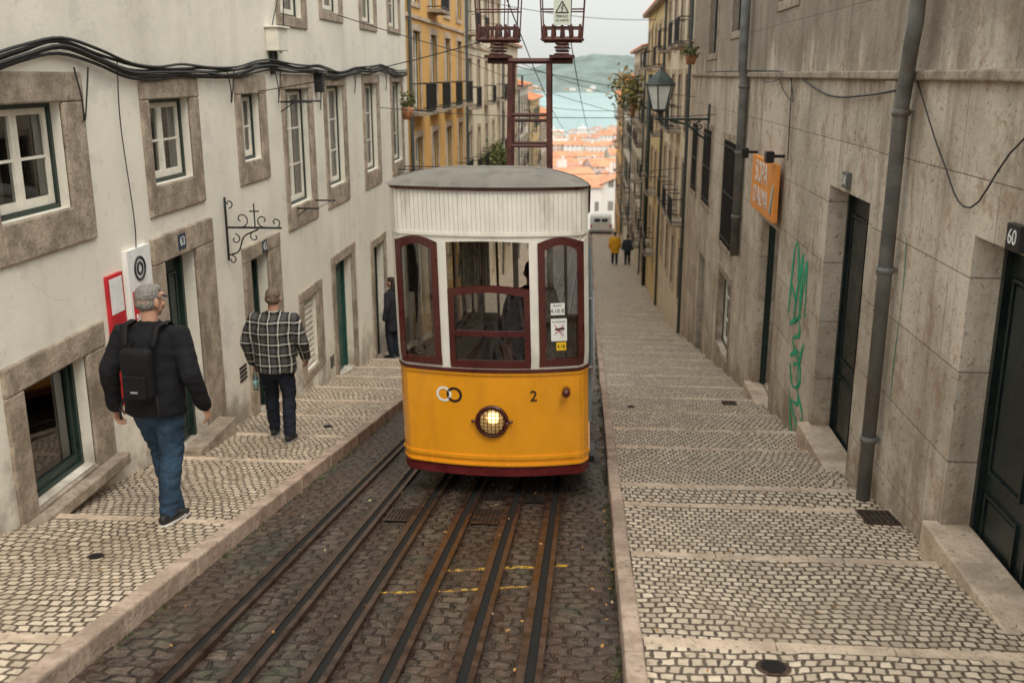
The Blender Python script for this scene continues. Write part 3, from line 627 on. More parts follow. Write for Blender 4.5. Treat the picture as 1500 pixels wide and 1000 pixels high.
for sx in (-1,1):
    X=XC+sx*HW; a,b=(X,X-sx*.03)
    mb.box(a,b,y0,y1,ZB,ZY,YEL); mb.box(X-sx*.002,X-sx*.03,y0,y1,ZS,ZB-.002,SKT); mb.box(X+sx*.012,b,y0,y1,ZY+.002,ZY+.028,MAR); mb.box(a,b,y0,y1,ZW,ZE,TWH); mb.box(X+sx*.02,b,y0,y1,ZE+.002,ZE+.02,MAR)
    mb.box(X+sx*.01,b,y0,y1,ZB+.055,ZB+.085,YEL)
    n=7
    for i in range(n+1):
        yy=y0+(y1-y0-.09)*i/n; mb.box(a,b,yy,yy+.09,ZY+.03,ZW-.002,TWH)
        if i<n:
            yn=y0+(y1-y0-.09)*(i+1)/n
            for (p,q,r_,s_) in ((yy+.09,yy+.13,ZY+.03,ZW-.002),(yn-.04,yn,ZY+.03,ZW-.002),(yy+.13,yn-.04,ZY+.03,ZY+.08),(yy+.13,yn-.04,ZW-.06,ZW-.002)): mb.box(X-sx*.004,X-sx*.028,p,q,r_,s_,MAR)
            mb.face([(X-sx*.016,yy+.13,ZY+.08),(X-sx*.016,yn-.04,ZY+.08),(X-sx*.016,yn-.04,ZW-.06),(X-sx*.016,yy+.13,ZW-.06)],TGLASS)
mb.box(XL,XR,y1,y1+.03,ZS,ZY,YEL); mb.box(XL,XR,y1,y1+.03,ZW,ZE,TWH)
for i in range(4):
    x=XL+(2*HW-.08)*i/3; mb.box(x,x+.08,y1,y1+.03,ZY+.002,ZW-.002,TWH)
mb.xf(shear); mb.done('body',TR)
mb=MB()
mb.box(XL+.03,XR-.03,YF+.28,y1,ZB+.02,ZB+.06,INT); mb.box(XL+.03,XR-.03,YF+.28,y1,-1.0,-.97,INT)
for py in (YF+2.1,YF+4.2):
    mb.box(XL+.03,XC-.3,py,py+.03,ZB+.06,-2.2,WOOD); mb.box(XC+.3,XR-.03,py,py+.03,ZB+.06,-2.2,WOOD)
    for x in (XL+.03,XC-.33,XC+.3,XR-.06): mb.box(x,x+.03,py,py+.03,-2.2,-1.0,WOOD)
    mb.box(XL+.03,XR-.03,py,py+.03,-1.2,-1.0,WOOD)
for sx in (-1,1):
    for k in range(3):
        q=YF+.5+k*2.05; xx=XC+sx*(HW-.03); mb.box(xx,xx-sx*.32,q,q+1.4,-2.8,-2.76,WOOD)
        for j in range(5): mb.box(xx-sx*.01,xx-sx*.03,q,q+1.4,-2.7+.09*j,-2.64+.09*j,WOOD)
        mb.box(xx-sx*.28,xx-sx*.31,q+.05,q+.1,ZB+.06,-2.8,WOOD); mb.box(xx-sx*.28,xx-sx*.31,q+1.3,q+1.35,ZB+.06,-2.8,WOOD)
CU2=M('tram_curtain',(.36,.30,.22),.9,.3,20,bump=0)
for (xa,xb,yy) in ((XC-.32,XC-.06,YF+.75),(XC-.76,XC-.66,YF+.6)):
    N=24
    for i in range(N):
        u,v=xa+(xb-xa)*i/N,xa+(xb-xa)*(i+1)/N; mb.face([(u,yy+.03*math.sin(i*1.4),-1.78),(v,yy+.03*math.sin((i+1)*1.4),-1.78),(v,yy+.03*math.sin((i+1)*1.4),-1.05),(u,yy+.03*math.sin(i*1.4),-1.05)],CU2,True)
mb.tube([(XC-.35,YF+.75,-1.05),(XC+.35,YF+.75,-1.05)],[.012]*2,STEEL,8); 
mb.tube([(XC+.38,YF+.48,ZB+.06),(XC+.38,YF+.48,-2.2)],[.05,.04],BLACK,10)
w=[(XC+.38+.17*math.cos(a),YF+.46+.05*math.sin(a),-2.12+.16*math.sin(a)) for a in [k*math.pi/12 for k in range(25)]]; mb.tube(w,[.014]*25,BLACK,6,cap=False)
for k in range(3):
    a=k*2.094+.5; mb.tube([(XC+.38,YF+.46,-2.12),(XC+.38+.17*math.cos(a),YF+.46,-2.12+.16*math.sin(a))],[.01]*2,BLACK,6)
mb.tube([(XC-.1,YF+.4,ZB+.06),(XC-.1,YF+.4,-1.0)],[.014]*2,STEEL,8); mb.tube([(XC+.6,YF+1.2,-2.8),(XC+.6,YF+1.2,-1.0)],[.014]*2,STEEL,8)
mb.xf(shear); mb.done('interior',TR)
mb=MB(); nu,ny=36,18; G=[]
ylen=y1+.05-(YF-.03)
for j in range(ny+1):
    t=j/ny; row=[]
    for i in range(nu+1):
        u=-1+2*i/nu
        fy=YF+.15*u*u+.09*max(0,(abs(u)-.9)/.1)**2-.045
        d=(t**1.8)*ylen; yy=fy+(d if t<1 else y1+.05-fy)
        h=.175*(max(0,1-abs(u)**4))**.8*min(1,(d/.6))**.5 if t<1 else 0
        row.append((XC+u*(HW+.035),yy,ZE+.014+h))
    G.append(row)
for j in range(ny):
    for i in range(nu): mb.face([G[j][i],G[j][i+1],G[j+1][i+1],G[j+1][i]],ROOF,True)
mb.xf(shear); o=mb.done('roof',TR)
bm=bmesh.new(); bm.from_mesh(o.data); bmesh.ops.remove_doubles(bm,verts=bm.verts,dist=.0005); bm.to_mesh(o.data); bm.free()
mb=MB()
for k in range(0,5):
    q=.35+1.2*k; P=[(XC+u*(HW+.03),YF+q+.1*u*u,ZE+.020+.175*(max(0,1-abs(u)**4))**.8*min(1,(q/.6))**.5) for u in [-.98+.07*i for i in range(29)]]; mb.tube(P,[.005]*29,ROOF,5)
mb.xf(shear); mb.done('roof_seams',TR)
mb=MB(); HX,HZ=XC-.015,-2.80
def circ(cx,cz,r,y,n=28): return [(cx+r*math.cos(a),y,cz+r*math.sin(a)) for a in [2*math.pi*k/n for k in range(n+1)]]
mb.tube(circ(HX,HZ,.128,YF-.025),[.014]*29,MAR,8,cap=False,U=(0,1,0)); mb.tube([(HX,YF+.0,HZ),(HX,YF-.03,HZ)],[.135,.125],MAR,28,cap=False)
mb.tube([(HX+.14,YF-.02,HZ),(HX+.165,YF-.02,HZ)],[.012,.012],MAR,8); mb.tube([(HX-.14,YF-.02,HZ),(HX-.165,YF-.02,HZ)],[.012,.012],MAR,8)
for k in range(-3,4):
    x=k*.032; h=math.sqrt(max(0,.122**2-x*x))
    for V in (0,1):
        P=[]
        for i in range(9):
            s_=-h+2*h*i/8; rr=(x*x+s_*s_)/.0156; yy=YF-.03-.05*(1-min(1,rr))
            P.append((HX+x,yy,HZ+s_) if V==0 else (HX+s_,yy,HZ+x))
        mb.tube(P,[.0034]*9,M('brass_grille',(.16,.09,.03),.35,.2,metal=.8),5,cap=False)
mb.done('headlight_housing',TR)
t=NT('headlight_lens'); t.out((.75,.48,.20),.2); t.b.inputs['Emission Color'].default_value=(1,.58,.20,1)
xs_=t.sep(); dx=t.math('SUBTRACT',xs_[0],HX+.01); dz=t.math('SUBTRACT',xs_[2],HZ+.04); r2=t.math('ADD',t.math('MULTIPLY',dx,dx),t.math('MULTIPLY',dz,dz)); em=t.ramp(r2,.0,.0040,5.5,.12); t.l.new(em,t.b.inputs['Emission Strength'])
mb=MB(); mb.ell((HX,YF-.012,HZ),(.12,.035,.12),t.m,24,12); mb.done('headlight_lens',TR)
BLK=M('black_print',(.012,.012,.014),.4,.1,bump=0); LW=M('white_print',(.8,.8,.76),.4,.05,bump=0)
mb=MB()
def flatring(cx,cz,r,w,mat,off,a0=0,a1=6.2832):
    n=30
    for k in range(n):
        a=a0+(a1-a0)*k/n; b=a0+(a1-a0)*(k+1)/n
        def q(rr,t_): x=cx+rr*math.cos(t_); return Fp((x-XC)/HW,cz+rr*math.sin(t_),off)
        mb.face([q(r-w,a),q(r,a),q(r,b),q(r-w,b)],mat)
flatring(XC-.405,-2.585,.066,.020,LW,.004); flatring(XC-.315,-2.585,.066,.020,BLK,.0055,-2.6,2.6); flatring(XC-.315,-2.585,.066,.020,BLK,.0025,2.6,3.7)
mb.xf(shear); mb.done('operator_logo',TR)
text('2',.13,(XC+.33,YF+.15*(.33/HW)**2-.006,-2.585),(R(90),0,R(9)),BLK,TR,'car_number',.002)
mb=MB(); kx=XC+.60; mb.tube([(kx,YF+.09,-2.545),(kx,YF+.0,-2.545)],[.034,.03],MAR,12); mb.ell((kx,YF-.0,-2.545),(.035,.03,.035),MAR,12,8); mb.done('tow_knob',TR)
def sticker(u0,u1,z0,z1,mat,off=-.006):
    m_=MB(); panel(m_,u0,u1,z0,z1,off,mat,.001,2); m_.xf(shear); return m_.done('sticker',TR)
YST=M('yellow_sticker',(.8,.5,.02),.5,.05,bump=0)
sx=lambda z:-.027*(z+3.3)
sticker(.62,.76,-1.90,-1.80,LW); sticker(.62,.78,-2.12,-1.93,LW); sticker(.67,.77,-2.20,-2.13,YST)
def tf(u,z,body,size,mat): 
    p=Fp(u,z,0); text(body,size,(p[0]+sx(z),p[1]+.001,z),(R(90),0,R(13)),mat,TR,'sticker_text',.0003)
tf(.69,-1.865,'4.10 €',.045,BLK); tf(.69,-1.82,'BILHETE',.02,BLK); tf(.72,-2.165,'4.10',.04,BLK); tf(.70,-1.955,'NO SMOKING',.018,BLK)
mb=MB(); p=Fp(.70,-2.03,-.003)
mb.tube([(p[0]+sx(-2)-.04,p[1]-.004,-2.07),(p[0]+sx(-2)+.04,p[1]-.004,-1.98)],[.003]*2,RED,6); mb.tube([(p[0]+sx(-2)-.04,p[1]-.004,-1.98),(p[0]+sx(-2)+.04,p[1]-.004,-2.07)],[.003]*2,RED,6); mb.tube([(p[0]+sx(-2)-.03,p[1]-.001,-2.02),(p[0]+sx(-2)+.04,p[1]-.001,-2.01)],[.008]*2,BLK,6); mb.done('pictogram',TR)
mb=MB(); mb.tube([(XR+.05,YF+.35,-2.45),(XR+.05,YF+.35,-1.75)],[.013]*2,GREY,8); mb.tube([(XR+.05,YF+.35,-2.4),(XR,YF+.35,-2.4)],[.01]*2,GREY,6); mb.tube([(XR+.05,YF+.35,-1.8),(XR,YF+.35,-1.8)],[.01]*2,GREY,6)
mb.box(XR+.002,XR+.03,YF+.4,YF+1.05,-2.9,-1.35,M('tram_door_blue_grey',(.16,.21,.24),.4,.2)); mb.box(XR,XR+.05,YF+.4,YF+1.1,-3.28,-3.22,BLACK)
mb.box(XC-.5,XC+.5,YF+.35,y1-.1,ZS-.06,ZS+.08,BLACK)
for q in (YF+.9,YF+5.4):
    for xx in (-1.28,-.25):
        P=[(xx-.04,q,ZS-.02),(xx+.04,q,ZS-.02)]; mb.tube(P,[.17,.17],STEEL,24,U=(0,1,0),cap=False)
    mb.tube([(-1.35,q,ZS-.02),(-.2,q,ZS-.02)],[.035]*2,BLACK,10)
mb.xf(shear); mb.done('running_gear',TR)
GA=empty('current_collector',TR); mb=MB(); gy=11.0
def bar(a,b,r=.02,mat=RUST): mb.tube([a,b],[r,r],mat,4,cap=False,smooth=False,U=(.7,.7,.1))
for yy in (gy,gy+.45):
    for x in (-.90,-.45): bar((x,yy,-1.45),(x+.02*(1 if x<-.6 else -1),yy,.12),.034)
    for z in (-.75,-.42 if yy==gy else -.5): bar((-.90,yy,z),(-.45,yy,z),.018)
    bar((-1.12,yy,.14),(-.22,yy,.14),.028)
for x in (-.90,-.45): bar((x,gy,-.6),(x,gy+.45,-.6),.018); bar((x,gy,.0),(x,gy+.45,.0),.018); bar((x,gy,-1.3),(x,gy+.45,-.65),.014)
for cx in (-1.02,-.33):
    mb.box(cx-.13,cx+.13,gy-.08,gy+.5,.17,.20,RUST)
    for (dx,dy) in ((0,0),(0,.4)):
        for k in range(4): mb.tube([(cx+dx,gy+dy,.20+.035*k),(cx+dx,gy+dy,.22+.035*k)],[.09-.02*(k%2),.07],RUST,12,cap=False)
    z=.36
    for yy in (gy-.02,gy+.44):
        bar((cx-.21,yy,z),(cx+.21,yy,z),.026); bar((cx-.21,yy,z+.12),(cx+.21,yy,z+.12),.010)
        for k in range(5): mb.tube([(cx-.19+.095*k,yy,z),(cx-.19+.095*k,yy,z+.14)],[.024,.014],RUST,6)
        for x in (-.21,.21): bar((cx+x,yy,z),(cx+x*1.15,yy,z+.62),.010)
        bar((cx-.24,yy,z+.6),(cx+.24,yy,z+.6),.010); bar((cx-.22,yy,z+.3),(cx+.22,yy,z+.3),.008); bar((cx-.08,yy,z+.12),(cx-.09,yy,z+.6),.007); bar((cx+.08,yy,z+.12),(cx+.09,yy,z+.6),.007)
    for x in (-.22,0,.22): bar((cx+x,gy-.02,z),(cx+x,gy+.44,z),.012); bar((cx+x,gy-.02,z+.6),(cx+x,gy+.44,z+.6),.009)
mb.done('steel_frame',GA)
ws=empty('warning_sign',GA); mb=MB(); PW=M('pale_sign',(.62,.66,.55),.5,.08); mb.box(-.42,-.24,gy-.065,gy-.05,.50,.76,PW)
tri=[(-.33,.735),(-.395,.625),(-.265,.625)]; 
for a,b in zip(tri,tri[1:]+tri[:1]): mb.tube([(a[0],gy-.069,a[1]),(b[0],gy-.069,b[1])],[.005]*2,BLACK,6)
mb.tube([(-.32,gy-.069,.70),(-.338,gy-.069,.672),(-.322,gy-.069,.668),(-.335,gy-.069,.635)],[.005]*4,BLACK,6); mb.done('plate',ws); text('PERIGO',.036,(-.33,gy-.068,.585),(R(90),0,0),BLACK,ws,'lettering',.0005); text('DE MORTE',.028,(-.33,gy-.068,.545),(R(90),0,0),BLACK,ws,'lettering_2',.0005)
# ------------------------------------------------------------------ overhead wires
ow=empty('overhead_wires')
for a,b,s,r in (((-4,19,-.6),(2.4,20,-.75),.12,.007),((-4,16,.9),(2.4,24,-.5),.2,.007),((-4,25,-2.3),(2.4,27,-2.4),.15,.008),((-4,30,1.2),(2.4,34,-1),.3,.009),((-1.0,11.5,.9),(-1.2,95,-4),1.5,.008),((-.35,11.5,.9),(.3,95,-4),1.5,.008),((-4,34,2.4),(2.4,40,2.0),.2,.010),((-4,40,-.8),(2.4,44,-1.4),.3,.010),((-4,12,-.2),(-1.0,11.2,.4),.05,.006),((2.4,36,3.0),(1.6,60,-3),.4,.012),((-4,28,.6),(2.4,22,-1.2),.2,.006)):
    wire(sag(a,b,s),r,CABLE,'wire',ow,False)
# ------------------------------------------------------------------ plants
LEAF=M('leaf_green',(.07,.10,.03),.7,.5,9,0); LEAF2=M('leaf_olive',(.13,.13,.035),.7,.5,9,0); DRY=M('dry_leaf',(.40,.20,.06),.8,.4,9,0); TERR=M('terracotta',(.38,.16,.08),.8,.2); BARK=M('bark',(.10,.075,.05),.9,.3)
def leaves(mb,c,r,n,size,mats):
    for _ in range(n):
        d=Vector((random.gauss(0,.5),random.gauss(0,.5),random.gauss(0,.5))); p=Vector(c)+Vector((d.x*r[0],d.y*r[1],d.z*r[2]))
        a=Vector((random.uniform(-1,1),random.uniform(-1,1),random.uniform(-1,1))).normalized(); b=a.cross(Vector((random.uniform(-1,1),random.uniform(-1,1),random.uniform(-1,1)))).normalized()
        s=size*random.uniform(.6,1.3); mb.face([p-a*s,p+b*s*.45,p+a*s,p-b*s*.45],random.choice(mats))
def potplant(c,r,n,size,nm,mats=(LEAF,LEAF2)):
    e=empty(nm); mb=MB(); leaves(mb,c,r,n,size,mats); mb.done('foliage',e); mb=MB(); mb.tube([(c[0],c[1],c[2]-r[2]*1.2-.1),(c[0],c[1],c[2]-r[2]*.5)],[.09,.13],TERR,12,cap=False)
    for k in range(5): mb.tube([(c[0],c[1],c[2]-r[2]*.6),(c[0]+random.uniform(-.4,.4)*r[0],c[1]+random.uniform(-.4,.4)*r[1],c[2]+random.uniform(0,.5)*r[2])],[.012,.004],BARK,5)
    mb.done('pot',e)
potplant((-3.75,20.6,-.55),(.15,.25,.2),120,.05,'potted_plant')
for k in range(5): potplant((-3.6,36.5+k*.9,-3.0-.5*random.random()),(.35,.5,.6),420,.10,'balcony_plant')
potplant((1.9,48,-.9),(.9,1.0,.8),480,.12,'balcony_plant',(LEAF2,LEAF,M('yellow_leaf',(.35,.27,.04),.7,.3))); potplant((1.6,52,-.3),(.6,1.0,.5),260,.11,'balcony_plant',(LEAF2,DRY)); potplant((2.1,22.5,.45),(.18,.3,.12),120,.05,'potted_plant')
mb=MB()
for _ in range(300):
    sd=random.random()
    if sd<.55: x=random.uniform(-2.42,.2); z=line
    elif sd<.75: x=random.uniform(.14,.2); z=line
    elif sd<.85: x=random.uniform(-2.6,-4); z=lambda Y:pz(Y,NL)
    else: x=random.uniform(.4,2.35); z=lambda Y:pz(Y,NR)
    y=random.uniform(3.8,16); s=random.uniform(.007,.020); a=random.random()*6.28; zz=z(y)+.026
    P=[(x+s*math.cos(a),y+s*math.sin(a)),(x+s*.5*math.cos(a+1.6),y+s*.5*math.sin(a+1.6)),(x-s*math.cos(a),y-s*math.sin(a)),(x-s*.5*math.cos(a+1.6),y-s*.5*math.sin(a+1.6))]
    mb.face([(p[0],p[1],zz+random.uniform(-.006,.012)-.178*(p[1]-y)) for p in P],random.choice([DRY,DRY,M('tan_leaf',(.45,.33,.18),.8,.3),LW if random.random()<.15 else DRY]))
mb.done('fallen_leaves')
mb=MB()
for _ in range(3600):
    side=random.random()
    y=random.uniform(3.6,22)
    if noise.noise((y*1.3,side>.5,0))<-.02: continue
    if side<.5: x=.205-abs(random.gauss(0,.025)); z=line(y)
    elif side<.75: x=-2.44+abs(random.gauss(0,.02)); z=line(y)
    elif side<.88: x=-3.97+abs(random.gauss(0,.015)); z=pz(y,NL)
    else: x=2.39-abs(random.gauss(0,.015)); z=pz(y,NR)
    h=random.uniform(.008,.03); a=random.random()*6.28; w=.006
    mb.face([(x-w*math.cos(a),y-w*math.sin(a),z),(x+w*math.cos(a),y+w*math.sin(a),z),(x+random.uniform(-.015,.015),y+random.uniform(-.015,.015),z+h)],random.choice([LEAF,LEAF2]))
mb.done('kerb_weeds')
# ------------------------------------------------------------------ town, river, hills
def mat_town(name,c):
    t=NT(name); x=t.sep(); v=t.comb(t.math('ADD',x[0],x[1]),x[2]); b=brick(t,v,2.4,2.9,.85,(.30,.30,.30),(.42,.42,.4),(1,1,1),.0); 
    b.offset=0; cc=t.mix(1,c,b.outputs['Color'],'MULTIPLY'); return t.out(cc,.85,0,.2)
TW=[mat_town('town_white',(.80,.78,.74)),mat_town('town_cream',(.76,.68,.56)),mat_town('town_buff',(.70,.55,.40)),mat_town('town_pink',(.70,.55,.49))]
TR1=M('town_roof_a',(.60,.28,.16),.9,.2,.3,0); TR2=M('town_roof_b',(.50,.26,.18),.9,.25,.3,0)  # town walls and roofs paled: distance haze put into the base colours
mb=MB()
def th(x,y,w,l,h,rot,rh):
    z0=line(y)-6; z1=line(y)+h; wm=random.choice(TW+[TW[0]]*3); rm=random.choice([TR1,TR1,TR2]); c,s=math.cos(rot),math.sin(rot)
    q=lambda a,b,z:(x+a*c-b*s,y+a*s+b*c,z)
    A=[(-w,-l),(w,-l),(w,l),(-w,l)]
    for i in range(4): p,r_=A[i],A[(i+1)%4]; mb.face([q(*p,z0),q(*r_,z0),q(*r_,z1),q(*p,z1)],wm)
    e=.3
    if random.random()<.15: mb.face([q(*p,z1) for p in A],TW[0])
    else:
        mb.face([q(-w-e,-l-e,z1),q(w+e,-l-e,z1),q(w+e,0,z1+rh),q(-w-e,0,z1+rh)],rm); mb.face([q(-w-e,l+e,z1),q(w+e,l+e,z1),q(w+e,0,z1+rh),q(-w-e,0,z1+rh)],rm)
        for a in (-w,w): mb.face([q(a,-l,z1),q(a,l,z1),q(a,0,z1+rh)],wm)
    for _ in range(1): 
        cx,cy=random.uniform(-w*.6,w*.6),random.uniform(-l*.8,l*.3); P=[q(cx-.6,cy-.4,z1),q(cx+.6,cy-.4,z1),q(cx+.6,cy+.4,z1),q(cx-.6,cy+.4,z1)]
        for i in range(4): a,b=P[i],P[(i+1)%4]; mb.face([a,b,(b[0],b[1],z1+rh+1.0),(a[0],a[1],z1+rh+1.0)],TW[0])
        mb.face([(p[0],p[1],z1+rh+1.0) for p in P],rm)
y=128
while y<860:
    k=-int(30+y*.25); 
    while k<30+y*.25:
        w=random.uniform(6,13); 
        if not(-3.2<k<3.4 and y<170): th(k+random.uniform(-1,1),y+random.uniform(-6,6),w/2*1.05,random.uniform(4,7),random.uniform(4,9),random.choice([0,0,1.57,.3,-.25]),random.uniform(1.4,2.6))
        k+=w+random.uniform(-.3,2.5)
    y+=21+y*.07
mb.done('town_houses')
t=NT('river_water'); c=t.mix(t.ramp(t.noise(.004,5,stretch=(1,.3,1)),.35,.65),(.25,.36,.36),(.32,.44,.43)); t.bump(t.noise(.25,4,stretch=(.5,1,1)),.4,.5); t.out(c,.45,0,.35)
mb=MB(); mb.face([(-4000,860,-50),(4000,860,-50),(4000,6500,-50),(-4000,6500,-50)],t.m); mb.done('river')
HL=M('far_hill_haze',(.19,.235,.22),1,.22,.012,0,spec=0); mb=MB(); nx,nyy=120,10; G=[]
for j in range(nyy+1):
    row=[]
    for i in range(nx+1):
        x=-2400+4800*i/nx; yy=2900+900*j/nyy; t_=j/nyy
        h=(42+55*noise.noise((x*.0022,3.1,0))+18*noise.noise((x*.011,j*.5,1))+ 55*math.exp(-((x-20)/190)**2)); row.append((x,yy,-52+(max(16,h)+24)*math.sin(min(1,t_*1.6)*math.pi/2)))
    G.append(row)
for j in range(nyy):
    for i in range(nx): mb.face([G[j][i],G[j][i+1],G[j+1][i+1],G[j+1][i]],HL,True)
mb.done('far_hills')
mb=MB()
for _ in range(420):
    x=random.uniform(-1500,1500); y=2905+random.uniform(0,110); s=random.uniform(4,9); z=-50+random.uniform(0,14); mb.box(x-s,x+s*1.4,y,y+s,z-8,z+random.uniform(3,7),random.choice([TW[0],TW[1],TR1]))
mb.done('far_shore_houses')
# ------------------------------------------------------------------ white van
vn=empty('white_van'); mb=MB(); vw=M('van_white',(.76,.78,.78),.3,.04,coat=.4); dg=M('van_glass',(.03,.04,.045),.1,.1,bump=0); vy=84; zb=line(vy)
prof=[(0,.25),(0,1.0),(.15,1.55),(.35,1.72),(3.2,1.72),(3.75,1.15),(4.3,.98),(4.4,.3)]
def side(x): return [(x,vy+a,zb+b-.105*a) for a,b in prof]
A,Bs=side(.05),side(1.85); mb.face(A,vw); mb.face(Bs[::-1],vw)
for i in range(len(prof)): j=(i+1)%len(prof); mb.face([A[i],A[j],Bs[j],Bs[i]],vw)
for (xa,xb) in ((.38,.9),(1.0,1.52)): mb.box(xa,xb,vy-.02,vy+.05,zb+1.12,zb+1.38,dg)
mb.box(.03,.049,vy+1,vy+3,zb+.85,zb+1.3,dg)
mb.box(.0,1.9,vy-.08,vy-.003,zb+.25,zb+.42,GREY)
for x in (.12,1.72): mb.box(x-.05,x+.07,vy-.03,vy-.004,zb+.6,zb+.9,RED)
mb.box(.7,1.2,vy-.02,vy-.004,zb+.5,zb+.62,LW)
for q in (.8,3.5):
    for x in (.08,1.65): mb.tube([(x,vy+q,zb+.22-.105*q),(x+.16,vy+q,zb+.22-.105*q)],[.3,.3],BLACK,18,cap=False,U=(0,1,0))
mb.done('bodywork',vn,fix=True)
# ------------------------------------------------------------------ people
SKIN=M('skin',(.46,.25,.17),.55,.12,12,.1); LIP=M('lips',(.35,.12,.10),.5,.1); EYE=M('eye_white',(.7,.68,.65),.3,.03); PUP=M('pupil',(.03,.02,.015),.2,.1)
def hairmat(n,c):
    t=NT(n); f=t.noise(60,4,stretch=(3,3,.8)); cc=t.mix(t.ramp(f,.35,.65),[v*.5 for v in c],[min(1,v*1.4) for v in c]); t.bump(f,.8,.008); return t.out(cc,.6,0,.3)
def clothmat(n,c,var=.25,rough=.85):
    t=NT(n); f=t.ramp(t.noise(5,4),.3,.7); cc=t.mix(f,[v*(1-var) for v in c],[v*(1+var) for v in c]); t.bump(t.noise(9,4,stretch=(1,1,.5)),.6,.03); return t.out(cc,rough,0,.25)
def folds(o,amp,sc=9):
    me=o.data; me.update(); ns=[v.normal.copy() for v in me.vertices]
    for v,n in zip(me.vertices,ns):
        p=v.co; f=noise.noise((p.x*sc,p.y*sc,p.z*sc*1.6))+.5*noise.noise((p.x*sc*2.3+7,p.y*sc*2.3,p.z*sc*3.5)); f=1-abs(f)*2; v.co=p+n*(f*amp)
def hand(par,wr,d,nrm,w,curl,nm,sc=1.0):
    wr=Vector(wr);d=Vector(d).normalized();w=Vector(w);w=(w-d*w.dot(d)).normalized();n=Vector(nrm);n=(n-d*n.dot(d)-w*n.dot(w)).normalized()
    mb=MB(); mb.tube([wr-d*.02,wr+d*.02,wr+d*.06*sc,wr+d*.088*sc],[(.026*sc,.019*sc),(.03*sc,.017*sc),(.038*sc,.016*sc),(.035*sc,.012*sc)],SKIN,14,U=w)
    for off,L in ((.029,.070),(.010,.080),(-.010,.075),(-.029,.058)):
        p=wr+d*.075*sc+w*off*sc; P=[p]; a=.15
        for k,fr_ in enumerate((.45,.32,.26)):
            a+=curl*(.7+.25*k); q=P[-1]+(d*math.cos(a)+n*math.sin(a))*L*fr_*sc*1.1; P.append(q)
        mb.tube(P,[.0098*sc,.009*sc,.0082*sc,.007*sc],SKIN,8,U=w)
    p=wr+d*.02*sc+w*.022*sc; q=p+(d*.65+w*.6+n*.25).normalized()*.035*sc; r_=q+(d*.85+w*.25+n*.4).normalized()*.03*sc; s_=r_+(d*.9+n*.35).normalized()*.022*sc
    mb.tube([p,q,r_,s_],[.014*sc,.012*sc,.0105*sc,.008*sc],SKIN,8,U=n); return mb.done(nm,par,fix=True,remesh=.0038,smooth=3)
